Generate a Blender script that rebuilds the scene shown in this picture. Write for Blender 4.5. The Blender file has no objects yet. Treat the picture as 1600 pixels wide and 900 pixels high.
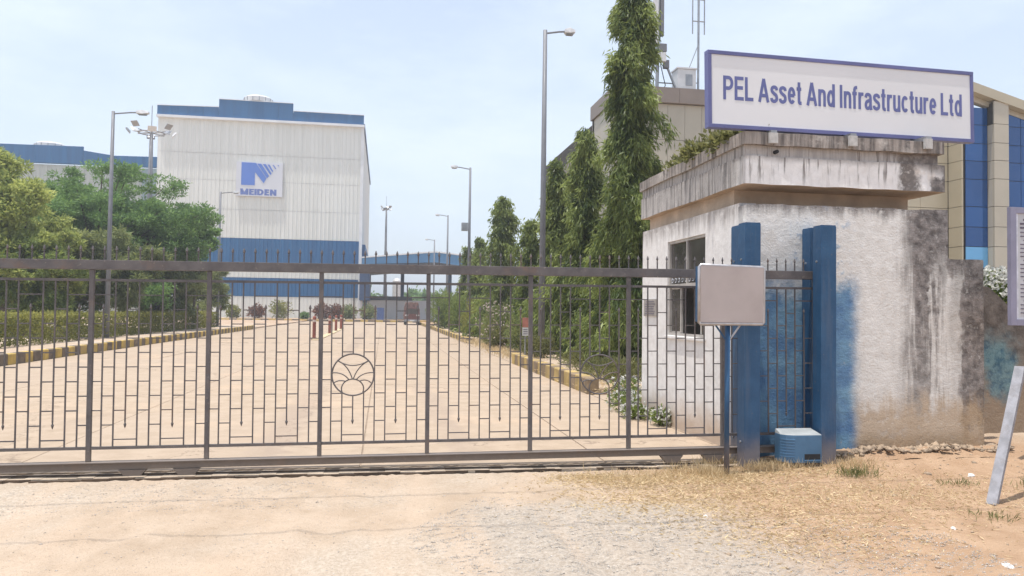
import bpy, bmesh, math, random
import numpy as np
from math import sin, cos, pi, radians, sqrt, atan2
from mathutils import Vector, Matrix

random.seed(7); RNG = np.random.default_rng(11)
scene = bpy.context.scene
COL = scene.collection
# world frame: X runs along the gate (to the right), Y runs down the yard road, Z up, metres

# ------------------------------------------------------------------ camera, sky, sun, exposure
cam_d = bpy.data.cameras.new('camera'); cam = bpy.data.objects.new('camera', cam_d); COL.objects.link(cam)
cam_d.sensor_width = 36.0; cam_d.lens = 27.0; cam_d.clip_start = 0.05; cam_d.clip_end = 6000
cam.matrix_world = (Matrix.Translation((0, 0, 1.6)) @ Matrix.Rotation(radians(-9.5), 4, 'Z')
                    @ Matrix.Rotation(radians(91.8), 4, 'X') @ Matrix.Rotation(radians(0.8), 4, 'Z'))
scene.camera = cam
SUN = Vector((-0.15, -0.085, 1.0)).normalized()
SUN_EL = math.asin(SUN.z); SUN_AZ = atan2(SUN.x, SUN.y)
w = bpy.data.worlds.new('World'); scene.world = w; w.use_nodes = True
wn = w.node_tree.nodes; wl = w.node_tree.links
for n in list(wn): wn.remove(n)
sky = wn.new('ShaderNodeTexSky'); sky.sky_type = 'NISHITA'; sky.sun_disc = False
sky.sun_elevation = SUN_EL; sky.sun_rotation = SUN_AZ
sky.air_density = 1.0; sky.dust_density = 2.2; sky.ozone_density = 1.2; sky.altitude = 50
bg = wn.new('ShaderNodeBackground'); bg.inputs['Strength'].default_value = 0.15
out = wn.new('ShaderNodeOutputWorld')
# thin high haze and faint cloud, all round the sky dome
tc = wn.new('ShaderNodeTexCoord'); sep = wn.new('ShaderNodeSeparateXYZ'); wl.new(tc.outputs['Generated'], sep.inputs[0])
nz = wn.new('ShaderNodeTexNoise'); nz.inputs['Scale'].default_value = 2.6; nz.inputs['Detail'].default_value = 7; nz.inputs['Roughness'].default_value = 0.6
mp = wn.new('ShaderNodeMapping'); mp.inputs['Scale'].default_value = (1, 1, 3.0); wl.new(tc.outputs['Generated'], mp.inputs[0]); wl.new(mp.outputs[0], nz.inputs['Vector'])
cr = wn.new('ShaderNodeMapRange'); cr.inputs[1].default_value = 0.42; cr.inputs[2].default_value = 0.72; cr.inputs[3].default_value = 0.0; cr.inputs[4].default_value = 0.30
wl.new(nz.outputs['Fac'], cr.inputs[0])
hz = wn.new('ShaderNodeMapRange'); hz.inputs[1].default_value = 0.0; hz.inputs[2].default_value = 0.5; hz.inputs[3].default_value = 0.78; hz.inputs[4].default_value = 0.40
wl.new(sep.outputs['Z'], hz.inputs[0])
ad = wn.new('ShaderNodeMath'); ad.operation = 'ADD'; ad.use_clamp = True; wl.new(cr.outputs[0], ad.inputs[0]); wl.new(hz.outputs[0], ad.inputs[1])
mx = wn.new('ShaderNodeMix'); mx.data_type = 'RGBA'; wl.new(ad.outputs[0], mx.inputs['Factor']); wl.new(sky.outputs[0], mx.inputs[6])
mx.inputs[7].default_value = (4.95, 5.50, 6.2, 1)
wl.new(mx.outputs[2], bg.inputs['Color']); wl.new(bg.outputs[0], out.inputs['Surface'])
sl = bpy.data.lights.new('sun', 'SUN'); sl.energy = 3.8; sl.angle = radians(0.53); sl.color = (1.0, 0.955, 0.89)
so = bpy.data.objects.new('sun', sl); COL.objects.link(so); so.rotation_euler = SUN.to_track_quat('Z', 'Y').to_euler(); so.location = (20, -20, 60)
vs = scene.view_settings; vs.view_transform = 'Standard'; vs.look = 'None'; vs.exposure = 0.42; vs.gamma = 1.0; vs.use_curve_mapping = False
scene.cycles.max_bounces = 8; scene.cycles.transparent_max_bounces = 16; scene.cycles.volume_bounces = 0

# ------------------------------------------------------------------ material helpers
class NT:
    def __init__(s, name):
        s.m = bpy.data.materials.new(name); s.m.use_nodes = True; s.t = s.m.node_tree; s.n = s.t.nodes; s.l = s.t.links
        s.p = s.n['Principled BSDF']; s._pos = None
    def new(s, k): return s.n.new(k)
    def put(s, sock, v):
        if isinstance(v, bpy.types.NodeSocket): s.l.new(v, sock)
        elif isinstance(v, (tuple, list)) and len(v) == 3 and sock.type == 'RGBA': sock.default_value = (*v, 1)
        else: sock.default_value = v
    def pos(s):
        if s._pos is None: s._pos = s.new('ShaderNodeNewGeometry').outputs['Position']
        return s._pos
    def obj(s): return s.new('ShaderNodeTexCoord').outputs['Object']
    def xyz(s, v=None):
        q = s.new('ShaderNodeSeparateXYZ'); s.put(q.inputs[0], v if v is not None else s.pos()); return q.outputs
    def scale(s, v, sc):
        q = s.new('ShaderNodeMapping'); s.put(q.inputs[0], v); q.inputs['Scale'].default_value = sc; return q.outputs[0]
    def noise(s, scale, detail=4, v=None, rough=.55, dist=0):
        q = s.new('ShaderNodeTexNoise'); q.inputs['Scale'].default_value = scale; q.inputs['Detail'].default_value = detail
        q.inputs['Roughness'].default_value = rough; q.inputs['Distortion'].default_value = dist
        s.put(q.inputs['Vector'], v if v is not None else s.pos()); return q.outputs['Fac']
    def vor(s, scale, v=None, out='Distance'):
        q = s.new('ShaderNodeTexVoronoi'); q.inputs['Scale'].default_value = scale; s.put(q.inputs['Vector'], v if v is not None else s.pos()); return q.outputs[out]
    def m2(s, op, a, b=0.0, clamp=False):
        q = s.new('ShaderNodeMath'); q.operation = op; q.use_clamp = clamp; s.put(q.inputs[0], a); s.put(q.inputs[1], b); return q.outputs[0]
    def mul(s, *a):
        r = a[0]
        for b in a[1:]: r = s.m2('MULTIPLY', r, b)
        return r
    def add(s, a, b): return s.m2('ADD', a, b)
    def st(s, x, lo, hi, a=0.0, b=1.0):     # smooth step, lo may exceed hi
        q = s.new('ShaderNodeMapRange'); q.interpolation_type = 'SMOOTHSTEP'; s.put(q.inputs[0], x)
        if lo <= hi: q.inputs[1].default_value, q.inputs[2].default_value, q.inputs[3].default_value, q.inputs[4].default_value = lo, hi, a, b
        else: q.inputs[1].default_value, q.inputs[2].default_value, q.inputs[3].default_value, q.inputs[4].default_value = hi, lo, b, a
        return q.outputs[0]
    def mix(s, f, a, b):
        q = s.new('ShaderNodeMix'); q.data_type = 'RGBA'; s.put(q.inputs['Factor'], f); s.put(q.inputs[6], a); s.put(q.inputs[7], b); return q.outputs[2]
    def attr(s, name):
        q = s.new('ShaderNodeAttribute'); q.attribute_name = name; return q.outputs['Fac']
    def rnd(s): return s.new('ShaderNodeObjectInfo').outputs['Random']
    def bump(s, h, dist, strength=1.0):
        q = s.new('ShaderNodeBump'); q.inputs['Distance'].default_value = dist; q.inputs['Strength'].default_value = strength; s.put(q.inputs['Height'], h)
        s.l.new(q.outputs[0], s.p.inputs['Normal'])
    def fin(s, col, rough=.7, metal=0.0, spec=None):
        s.put(s.p.inputs['Base Color'], col); s.put(s.p.inputs['Roughness'], rough); s.p.inputs['Metallic'].default_value = metal
        if spec is not None: s.p.inputs['Specular IOR Level'].default_value = spec
        return s.m

def plain(name, c, rough=.6, metal=0.0, var=.25, scale=6.0, bump=0.0, spec=None, dirt=None, world=True):
    """paint, metal or stone with uneven tone and a little relief"""
    t = NT(name); v = t.pos() if world else t.obj()
    n = t.noise(scale, 6, v); f = t.noise(scale * 9, 3, v)
    d = tuple(x * (1 - var) for x in c); l = tuple(min(1, x * (1 + var * .6)) for x in c)
    col = t.mix(t.st(n, .3, .7), d, l)
    if dirt: col = t.mix(t.mul(t.st(t.noise(scale * .7, 8, v, .7), .48, .72), .7), col, dirt)
    if bump: t.bump(t.add(t.mul(n, .6), t.mul(f, .4)), bump)
    return t.fin(col, t.st(n, .2, .8, max(.05, rough - .12), min(1, rough + .12)), metal, spec)

def leafmat(name, dark, light, back, rough=.55, var=1.0):
    t = NT(name)
    col = t.mix(t.attr('tint'), dark, light)
    t.fin(col, rough, 0, .25)
    tr = t.new('ShaderNodeBsdfTranslucent'); t.put(tr.inputs['Color'], t.mix(t.attr('tint'), tuple(x * .6 for x in back), back))
    ms = t.new('ShaderNodeMixShader'); ms.inputs[0].default_value = .42
    t.l.new(t.p.outputs[0], ms.inputs[1]); t.l.new(tr.outputs[0], ms.inputs[2])
    t.l.new(ms.outputs[0], t.n['Material Output'].inputs['Surface'])
    return t.m

# ------------------------------------------------------------------ mesh helpers
class MB:
    def __init__(s): s.v = []; s.f = []
    def addm(s, v, f):
        o = len(s.v); s.v += [tuple(p) for p in v]; s.f += [tuple(i + o for i in q) for q in f]; return s
    def box(s, x0, x1, y0, y1, z0, z1):
        return s.addm([(x0,y0,z0),(x1,y0,z0),(x1,y1,z0),(x0,y1,z0),(x0,y0,z1),(x1,y0,z1),(x1,y1,z1),(x0,y1,z1)],
                      [(0,3,2,1),(4,5,6,7),(0,1,5,4),(1,2,6,5),(2,3,7,6),(3,0,4,7)])
    def prism(s, pts, y0, y1):           # polygon in X,Z extruded along Y
        n = len(pts)
        a = sum(pts[i][0]*pts[(i+1)%n][1]-pts[(i+1)%n][0]*pts[i][1] for i in range(n))
        if a < 0: pts = pts[::-1]
        v = [(x,y0,z) for x,z in pts] + [(x,y1,z) for x,z in pts]
        return s.addm(v, [tuple(range(n)), tuple(range(2*n-1, n-1, -1))] + [(i, i+n, (i+1)%n+n, (i+1)%n) for i in range(n)])
    def prism_z(s, pts, z0, z1):         # polygon in X,Y extruded along Z
        n = len(pts)
        a = sum(pts[i][0]*pts[(i+1)%n][1]-pts[(i+1)%n][0]*pts[i][1] for i in range(n))
        if a < 0: pts = pts[::-1]
        v = [(x,y,z0) for x,y in pts] + [(x,y,z1) for x,y in pts]
        return s.addm(v, [tuple(range(n-1,-1,-1)), tuple(range(n, 2*n))] + [(i, (i+1)%n, (i+1)%n+n, i+n) for i in range(n)])
    def tube(s, pts, r, n=8, r1=None, cap=True):
        pts = [Vector(p) for p in pts]; m = len(pts); base = len(s.v); rings = []
        up = None
        for i, p in enumerate(pts):
            d = (pts[min(i+1, m-1)] - pts[max(i-1, 0)]).normalized()
            if up is None:
                up = Vector((0,0,1)) if abs(d.z) < .9 else Vector((0,1,0))
            a = d.cross(up).normalized(); b = a.cross(d).normalized(); up = b
            rr = r if r1 is None else r + (r1 - r) * i / max(1, m - 1)
            if isinstance(r, (list, tuple)): rr = r[i]
            rings.append([p + (a * cos(2*pi*k/n) + b * sin(2*pi*k/n)) * rr for k in range(n)])
        v = [q for R in rings for q in R]; f = []
        for i in range(m-1):
            for k in range(n): f.append((i*n+k, i*n+(k+1)%n, (i+1)*n+(k+1)%n, (i+1)*n+k))
        if cap: f += [tuple(range(n-1,-1,-1)), tuple(range((m-1)*n, m*n))]
        return s.addm(v, f)
    def bar(s, a, b, w, h):              # rectangular bar between two points
        a = Vector(a); b = Vector(b); d = (b-a).normalized()
        up = Vector((0,0,1)) if abs(d.z) < .95 else Vector((0,1,0))
        x = d.cross(up).normalized() * (w/2); y = x.cross(d).normalized() * (h/2)
        v = [a-x-y, a+x-y, a+x+y, a-x+y, b-x-y, b+x-y, b+x+y, b-x+y]
        return s.addm(v, [(0,1,2,3),(7,6,5,4),(0,4,5,1),(1,5,6,2),(2,6,7,3),(3,7,4,0)])
    def lathe(s, prof, n=16, c=(0,0,0)):
        v = []; f = []; m = len(prof)
        for r, z in prof:
            for k in range(n): v.append((c[0]+r*cos(2*pi*k/n), c[1]+r*sin(2*pi*k/n), c[2]+z))
        for i in range(m-1):
            for k in range(n): f.append((i*n+k, i*n+(k+1)%n, (i+1)*n+(k+1)%n, (i+1)*n+k))
        f += [tuple(range(n-1,-1,-1)), tuple(range((m-1)*n, m*n))]
        return s.addm(v, f)
    def mesh(s, name, mat=None, o=(0,0,0), bevel=0.0, smooth=False, seg=2):
        me = bpy.data.meshes.new(name)
        me.from_pydata([(x-o[0], y-o[1], z-o[2]) for x,y,z in s.v], [], s.f)
        bm = bmesh.new(); bm.from_mesh(me)
        bmesh.ops.recalc_face_normals(bm, faces=bm.faces)
        if bevel:
            ed = [e for e in bm.edges if len(e.link_faces) == 2 and e.calc_face_angle(0) > .6]
            bmesh.ops.bevel(bm, geom=ed, offset=bevel, segments=seg, affect='EDGES', profile=.7, clamp_overlap=True)
        bm.to_mesh(me); bm.free()
        if smooth:
            me.polygons.foreach_set('use_smooth', [True]*len(me.polygons))
        if mat: me.materials.append(mat)
        return me

def link(name, me, parent=None, loc=(0,0,0), rot=None):
    o = bpy.data.objects.new(name, me); COL.objects.link(o)
    o.parent = parent; o.location = loc
    if rot: o.rotation_euler = rot
    return o
def part(name, mb, mat, parent=None, o=(0,0,0), loc=(0,0,0), **k):
    return link(name, mb.mesh(name, mat, o, **k), parent, loc)
def tag(o, label=None, cat=None, group=None, kind=None):
    if label: o['label'] = label
    if cat: o['category'] = cat
    if group: o['group'] = group
    if kind: o['kind'] = kind
    return o
def thing(name, label, cat, loc=(0,0,0), group=None, rot=None):
    o = bpy.data.objects.new(name, None); COL.objects.link(o); o.empty_display_size = .2
    o.location = loc
    if rot: o.rotation_euler = rot
    return tag(o, label, cat, group)
def copy_tree(o, parent=None):
    c = o.copy(); COL.objects.link(c); c.parent = parent
    for ch in list(o.children): copy_tree(ch, c)
    return c
def _cat(p, n=5):
    o = []; q = [p[0]] + list(p) + [p[-1]]
    for i in range(1, len(q)-2):
        for k in range(n):
            t = k/n; a, b, c, d = q[i-1], q[i], q[i+1], q[i+2]
            o.append(tuple(.5*(2*b[j] + (c[j]-a[j])*t + (2*a[j]-5*b[j]+4*c[j]-d[j])*t*t + (3*b[j]-a[j]-3*c[j]+d[j])*t**3) for j in (0, 1)))
    return o + [p[-1]]
def _ell(cx, cy, rx, ry, a0, a1, n=22): return [(cx + rx*cos(radians(a0+(a1-a0)*i/n)), cy + ry*sin(radians(a0+(a1-a0)*i/n))) for i in range(n+1)]
def glyph(c, s):
    """centre lines of one letter of stroke width s, capital height 1; returns (width, strokes)"""
    h = s/2
    G = {'P': (.54, [[(h,0),(h,1)], [(h,1-h)] + _ell(.28,.74-h/2,.26-h,.26-h/2,90,-90) + [(h,.48)]]),
         'E': (.49, [[(h,0),(h,1)], [(h,1-h),(.48,1-h)], [(h,.53),(.45,.53)], [(h,h),(.49,h)]]),
         'L': (.45, [[(h,0),(h,1)], [(h,h),(.45,h)]]),
         'A': (.60, [[(h*.9,0),(.30,.99)], [(.30,.99),(.60-h*.9,0)], [(.16,.28),(.44,.28)]]),
         'I': (.18, [[(.09,0),(.09,1)]]),
         'M': (.80, [[(h,0),(h,1)], [(.80-h,0),(.80-h,1)], [(h*.9,.98),(.40,.06)], [(.40,.06),(.80-h*.9,.98)]]),
         'D': (.66, [[(h,0),(h,1)], [(h,1-h),(.28,1-h)] + _ell(.28,.5,.38-h,.5-h,90,-90) + [(h,h)]]),
         'N': (.66, [[(h,0),(h,1)], [(.66-h,0),(.66-h,1)], [(h*.9,.97),(.66-h*.9,.03)]]),
         's': (.41, [_cat([(.345,.54),(.32,.63),(.21,.672),(.09,.62),(.085,.50),(.20,.395),(.32,.31),(.335,.15),(.21,.068),(.08,.11),(.055,.205)])]),
         'e': (.43, [[(h,.37),(.43-h*.9,.37)], _ell(.215,.37,.215-h,.37-h,0,318)]),
         'c': (.42, [_ell(.215,.37,.215-h,.37-h,42,318)]),
         't': (.28, [_cat([(.13,.96),(.13,.5),(.13,.17),(.17,.075),(.27,.07)]), [(.0,.67),(.26,.67)]]),
         'f': (.28, [_cat([(.12,0),(.12,.4),(.12,.78),(.16,.91),(.28,.935)]), [(.0,.67),(.26,.67)]]),
         'n': (.43, [[(h,0),(h,.74)], _cat([(h,.48),(.13,.63),(.23,.67),(.33,.62),(.43-h,.48),(.43-h,.2),(.43-h,0)])]),
         'u': (.43, [[(.43-h,0),(.43-h,.74)], _cat([(h,.74),(h,.5),(h,.26),(.10,.11),(.20,.07),(.30,.11),(.43-h,.26)])]),
         'r': (.30, [[(h,0),(h,.74)], _cat([(h,.48),(.12,.61),(.19,.665),(.30,.66)])]),
         'd': (.45, [[(.45-h,0),(.45-h,1)], _ell(.22,.37,.22-h,.37-h,0,360)]),
         'a': (.43, [_cat([(.06,.53),(.10,.64),(.21,.672),(.32,.62),(.345,.5),(.345,.2),(.385,.0)]), _cat([(.345,.42),(.20,.385),(.095,.31),(.075,.19),(.11,.09),(.2,.068),(.30,.13),(.345,.24)])])}
    return G[c]
def stroke_text(txt, mat, w, h, s, step=.0004, name='lettering'):
    """flat lettering in the X,Z plane facing -Y, made of ribbons, scaled to w by h, origin at its lower left"""
    strokes = []; x = 0
    for c in txt:
        if c == ' ': x += .20; continue
        wd, st_ = glyph(c, s); strokes += [[(px+x, py) for px, py in q] for q in st_]; x += wd + .065
    tot = x - .065; g = MB()
    for k, q in enumerate(strokes):
        L, Rr = [], []
        for i, p in enumerate(q):
            a = q[max(0, i-1)]; b = q[min(len(q)-1, i+1)]
            if len(q) > 4 and abs(q[0][0]-q[-1][0]) + abs(q[0][1]-q[-1][1]) < 1e-6 and i in (0, len(q)-1): a, b = q[-2], q[1]
            d = sqrt((b[0]-a[0])**2 + (b[1]-a[1])**2) or 1; nx_, ny_ = -(b[1]-a[1])/d, (b[0]-a[0])/d
            L.append((p[0]+nx_*s/2, p[1]+ny_*s/2)); Rr.append((p[0]-nx_*s/2, p[1]-ny_*s/2))
        y = -step*((k % 4) + 1); m = len(q); sc = lambda p: (p[0]/tot*w, y, p[1]*h)
        g.addm([sc(p) for p in L] + [sc(p) for p in Rr], [(i, i+1, i+1+m, i+m) for i in range(m-1)])
    me = bpy.data.meshes.new(name); me.from_pydata(g.v, [], g.f); me.materials.append(mat); return me
def quads_mesh(name, V, tint, mat):
    """V: (n,4,3) array of leaf quads, tint per leaf"""
    n = len(V); me = bpy.data.meshes.new(name)
    me.vertices.add(n*4); me.vertices.foreach_set('co', np.ascontiguousarray(V, dtype=np.float32).ravel())
    me.loops.add(n*4); me.loops.foreach_set('vertex_index', np.arange(n*4, dtype=np.int32))
    me.polygons.add(n); me.polygons.foreach_set('loop_start', np.arange(0, n*4, 4, dtype=np.int32))
    me.update(calc_edges=True)
    a = me.attributes.new('tint', 'FLOAT', 'FACE'); a.data.foreach_set('value', np.clip(tint, 0, 1).astype(np.float32))
    me.materials.append(mat); return me
def unit(a): return a / (np.linalg.norm(a, axis=-1, keepdims=True) + 1e-9)
def leaf_quads(P, D, L, W, fold=.25):
    """diamond leaves: base P, axis D (unit), length L, width W"""
    n = len(P); L = np.broadcast_to(np.asarray(L, float), (n,))[:,None]; W = np.broadcast_to(np.asarray(W, float), (n,))[:,None]
    R = RNG.normal(size=(n,3)); S = unit(np.cross(D, R)); N = np.cross(S, D)
    m = P + D*L*.45
    return np.stack([P, m - S*W/2 + N*W*fold, P + D*L - N*W*fold*1.2, m + S*W/2 + N*W*fold], axis=1)

# ------------------------------------------------------------------ materials
def m_ground():
    t = NT('dry_earth'); x, y, z = t.xyz()
    big = t.noise(.35, 6); mid = t.noise(2.2, 8, None, .65); fine = t.noise(34, 4, None, .7); sp = t.noise(120, 2)
    sand = t.mix(t.st(mid, .3, .72), (.405, .31, .225), (.50, .395, .30))
    earth = t.mix(t.st(mid, .3, .7), (.345, .22, .135), (.445, .305, .20))
    warp = t.add(x, t.mul(t.m2('SUBTRACT', mid, .5), 1.6))
    side = t.mul(t.st(warp, 1.6, 3.4), t.st(y, 9.2, 8.0))
    side = t.m2('MAXIMUM', side, t.st(y, 60, 90))
    col = t.mix(side, sand, earth)
    pale = t.mul(t.st(big, .44, .62), t.st(warp, 2.6, .8), .75)      # wheel-worn dusty gravel
    grav = t.mix(t.st(fine, .35, .65), (.40, .335, .265), (.56, .49, .41))
    col = t.mix(pale, col, grav)
    gpt = t.mul(t.st(t.add(x, t.mul(t.m2('SUBTRACT', mid, .5), .9)), .35, .95), t.st(t.add(y, t.mul(t.m2('SUBTRACT', mid, .5), .8)), 6.7, 6.2), t.st(x, 3.4, 2.3), .7)
    col = t.mix(gpt, col, t.mix(t.st(fine, .35, .65), (.30, .262, .22), (.47, .425, .37)))
    rut = t.mul(t.st(t.noise(1.0, 4, t.scale(t.pos(), (1.6, .16, 1)), .6), .47, .60), t.st(warp, 2.4, 1.0), .4)
    col = t.mix(rut, col, (.53, .405, .30))
    col = t.mix(t.mul(t.st(sp, .58, .72), .5), col, (.22, .16, .10))
    col = t.mix(t.mul(t.st(fine, .6, .78), .45), col, (.68, .58, .45))
    t.bump(t.add(t.mul(fine, .5), t.add(t.mul(sp, .2), t.mul(mid, .6))), .03)
    return t.fin(col, .95, 0, .2)
def m_concrete():
    t = NT('dusty_concrete'); x, y, z = t.xyz()
    a = t.noise(.5, 7, None, .6); b = t.noise(3, 6, None, .65); c = t.noise(60, 3)
    trk = t.noise(1.0, 5, t.scale(t.pos(), (.9, .07, 1)), .6)
    col = t.mix(t.st(b, .3, .7), (.345, .265, .19), (.42, .33, .245))
    col = t.mix(t.mul(t.rnd(), .3), col, (.41, .33, .26))
    col = t.mix(t.mul(t.st(trk, .5, .7), .35), col, (.36, .275, .21))
    col = t.mix(t.mul(t.st(a, .5, .72), .5), col, (.52, .385, .27))
    col = t.mix(t.mul(t.st(c, .6, .75), .3), col, (.34, .27, .2))
    oil = t.mul(t.st(t.noise(.8, 5, t.scale(t.pos(), (1.3, .35, 1)), .6), .60, .74), .45)
    col = t.mix(oil, col, (.27, .21, .165))
    tyre = t.mul(t.m2('MAXIMUM', t.mul(t.st(t.add(x, t.mul(a, .9)), 1.1, 1.25), t.st(t.add(x, t.mul(a, .9)), 1.65, 1.5)), t.mul(t.st(t.add(x, t.mul(b, .7)), -1.2, -1.05), t.st(t.add(x, t.mul(b, .7)), -.6, -.75))), t.st(trk, .35, .6), .5)
    col = t.mix(tyre, col, (.31, .24, .19))
    q = t.new('ShaderNodeTexVoronoi'); q.feature = 'DISTANCE_TO_EDGE'; q.inputs['Scale'].default_value = .16
    wv = t.new('ShaderNodeVectorMath'); wv.operation = 'ADD'; t.put(wv.inputs[0], t.pos())
    cv = t.new('ShaderNodeCombineXYZ'); t.put(cv.inputs[0], t.mul(b, 1.6)); t.put(cv.inputs[1], t.mul(a, 3.0)); t.put(wv.inputs[1], cv.outputs[0]); t.put(q.inputs['Vector'], wv.outputs[0])
    col = t.mix(t.mul(t.st(q.outputs['Distance'], .0035, .001), .55), col, (.16, .12, .09))
    t.bump(t.add(b, t.mul(c, .4)), .006)
    return t.fin(col, .9, 0, .25)
def m_front_plaster():
    t = NT('stained_plaster'); x, y, z = t.xyz(); x = t.mul(x, 1/.9466); z = t.add(t.mul(z, 1/.9466), -.09)
    a = t.noise(2.2, 8, None, .65); b = t.noise(7, 8, None, .7); f = t.noise(45, 4, None, .6)
    stk = t.noise(1.0, 7, t.scale(t.pos(), (9, 9, .7)), .65)
    wa = t.m2('SUBTRACT', a, .5); wb = t.m2('SUBTRACT', b, .5); ws = t.m2('SUBTRACT', stk, .5)
    xw = t.add(x, t.add(t.mul(wa, .5), t.add(t.mul(wb, .3), t.mul(ws, .35)))); zw = t.add(z, t.add(t.mul(wa, .6), t.mul(ws, .8)))
    col = t.mix(t.st(b, .3, .7), (.675, .655, .62), (.80, .785, .755))
    col = t.mix(t.mul(t.st(a, .52, .75), .3), col, (.66, .58, .49))
    # broad black mould run on the right part, tops of both steps and the end
    run = t.mul(t.st(xw, 6.22, 6.56), t.st(xw, 7.02, 6.76, .35, 1), t.st(zw, .1, .7), t.st(stk, .24, .46), t.st(z, 0, 2.2, .72, 1))
    upper = t.mul(t.st(xw, 6.28, 6.6), t.st(zw, 1.75, 2.6))
    step = t.mul(t.st(xw, 7.12, 7.25), t.st(zw, .0, .4), t.st(b, .22, .4))
    step2 = t.mul(t.st(xw, 6.95, 7.02), t.st(zw, 1.95, 2.3))
    white = t.mul(t.st(xw, 6.70, 6.76), t.st(xw, 7.1, 7.0), t.st(zw, 2.35, 2.1), t.st(stk, .44, .56))
    top = t.mul(t.st(t.add(z, t.mul(ws, .35)), 2.78, 2.98), t.st(b, .30, .46))
    mould = t.m2('MAXIMUM', t.m2('MAXIMUM', run, upper), t.m2('MAXIMUM', t.m2('MAXIMUM', step, step2), top))
    mould = t.mul(mould, t.m2('SUBTRACT', 1.0, t.mul(white, .8)))
    mcol = t.mix(t.st(b, .34, .68), (.075, .065, .063), (.32, .29, .275))
    col = t.mix(t.mul(mould, t.st(t.noise(16, 7, None, .75), .26, .46, .45, .95)), col, mcol)
    och = t.mul(t.st(zw, .75, .35), t.st(x, 5.5, 5.85), t.st(b, .25, .5))
    col = t.mix(t.mul(och, .75), col, (.46, .33, .20))
    col = t.mix(t.mul(t.st(t.add(z, t.mul(wb, .25)), .25, .05), .7), col, (.36, .25, .15))
    # blue overspray round the two guide posts
    xb = t.add(x, t.add(t.mul(wa, .18), t.mul(wb, .12))); zb = t.add(z, t.add(t.mul(wa, .8), t.mul(wb, .5)))
    s1 = t.mul(t.st(xb, 5.25, 5.35), t.st(xb, 5.84, 5.62), t.st(zb, 2.2, 1.85), t.st(b, .2, .42))
    s2 = t.mul(t.st(xb, 4.3, 4.42), t.st(xb, 5.5, 5.35), t.st(zb, 2.2, 1.75))
    s3 = t.mul(t.st(x, 4.7, 5.0), t.st(x, 5.9, 5.6), t.st(b, .53, .66), t.st(z, 2.95, 2.5, .35, 1))
    pb = t.m2('MAXIMUM', t.m2('MAXIMUM', t.mul(s1, .9), t.mul(s2, .92)), t.mul(s3, .6))
    pcol = t.mix(t.st(a, .35, .65), (.035, .15, .34), (.13, .30, .46))
    col = t.mix(pb, col, pcol)
    t.bump(t.add(t.mul(a, .4), t.add(t.mul(b, .4), t.add(t.mul(f, .16), t.mul(t.noise(1.0, 6, t.scale(t.pos(), (5, 5, 14)), .7), .12)))), .042)
    return t.fin(col, .92, 0, .2)
def m_side_plaster():
    t = NT('white_plaster'); x, y, z = t.xyz()
    a = t.noise(2, 7, None, .6); b = t.noise(8, 7, None, .7); stk = t.noise(1.0, 7, t.scale(t.pos(), (11, 11, .8)), .65)
    ws = t.m2('SUBTRACT', stk, .5); wa = t.m2('SUBTRACT', a, .5)
    col = t.mix(t.st(b, .3, .7), (.68, .655, .63), (.79, .77, .75))
    top = t.mul(t.st(t.add(z, t.mul(ws, .7)), 2.62, 2.92), t.st(b, .3, .55))
    col = t.mix(t.mul(top, .75), col, (.22, .19, .175))
    low = t.st(t.add(z, t.mul(wa, .35)), .55, .08)
    col = t.mix(t.mul(low, .75), col, (.45, .315, .20))
    t.bump(t.add(a, t.mul(b, .4)), .012)
    return t.fin(col, .9, 0, .2)
def m_fascia():
    t = NT('weathered_fascia'); x, y, z = t.xyz()
    a = t.noise(2.4, 8, None, .65); b = t.noise(9, 8, None, .7); stk = t.noise(1.0, 7, t.scale(t.pos(), (13, 13, .9)), .65)
    wa = t.m2('SUBTRACT', a, .5); wb = t.m2('SUBTRACT', b, .5); ws = t.m2('SUBTRACT', stk, .5)
    col = t.mix(t.st(b, .3, .7), (.78, .765, .745), (.90, .885, .87))
    col = t.mix(t.mul(t.st(a, .48, .66), t.st(x, 5.0, 6.2), .55), col, (.62, .50, .38))
    up = t.mul(t.st(t.add(z, t.mul(wa, .16)), 3.36, 3.47), .8)  # grey upper zone: dirt, with the shadow of coping and sign painted in
    col = t.mix(up, col, t.mix(t.st(stk, .35, .65), (.22, .20, .19), (.46, .43, .41)))
    xw = t.add(x, t.add(t.mul(wa, .3), t.mul(wb, .25)))
    blot = t.mul(t.st(xw, 6.0, 6.1), t.st(xw, 6.38, 6.26), t.st(b, .32, .5))
    blot2 = t.mul(t.st(t.add(x, t.mul(wb, .3)), 6.44, 6.5), t.st(t.add(z, t.mul(wb, .3)), 3.32, 3.24))
    blot3 = t.mul(t.st(t.add(t.mul(x, .35), t.mul(z, 1.0)), 5.56, 5.72), .9)
    blk = t.m2('MAXIMUM', t.m2('MAXIMUM', blot, blot2), blot3)
    col = t.mix(t.mul(blk, .9), col, t.mix(t.st(b, .4, .65), (.07, .06, .055), (.25, .22, .2)))
    drip = t.mul(t.st(stk, .52, .62), t.st(t.add(z, t.mul(ws, .6)), 3.12, 3.42), .85)
    col = t.mix(drip, col, (.17, .15, .14))
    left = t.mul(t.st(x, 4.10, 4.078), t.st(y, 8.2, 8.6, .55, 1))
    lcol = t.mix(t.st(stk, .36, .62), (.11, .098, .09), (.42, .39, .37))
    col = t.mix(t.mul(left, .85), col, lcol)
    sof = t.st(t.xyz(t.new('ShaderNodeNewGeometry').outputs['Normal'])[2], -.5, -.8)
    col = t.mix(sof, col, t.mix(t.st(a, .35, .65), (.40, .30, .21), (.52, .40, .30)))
    t.bump(t.add(t.mul(a, .6), t.mul(b, .4)), .03)
    return t.fin(col, .92, 0, .2)
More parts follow.
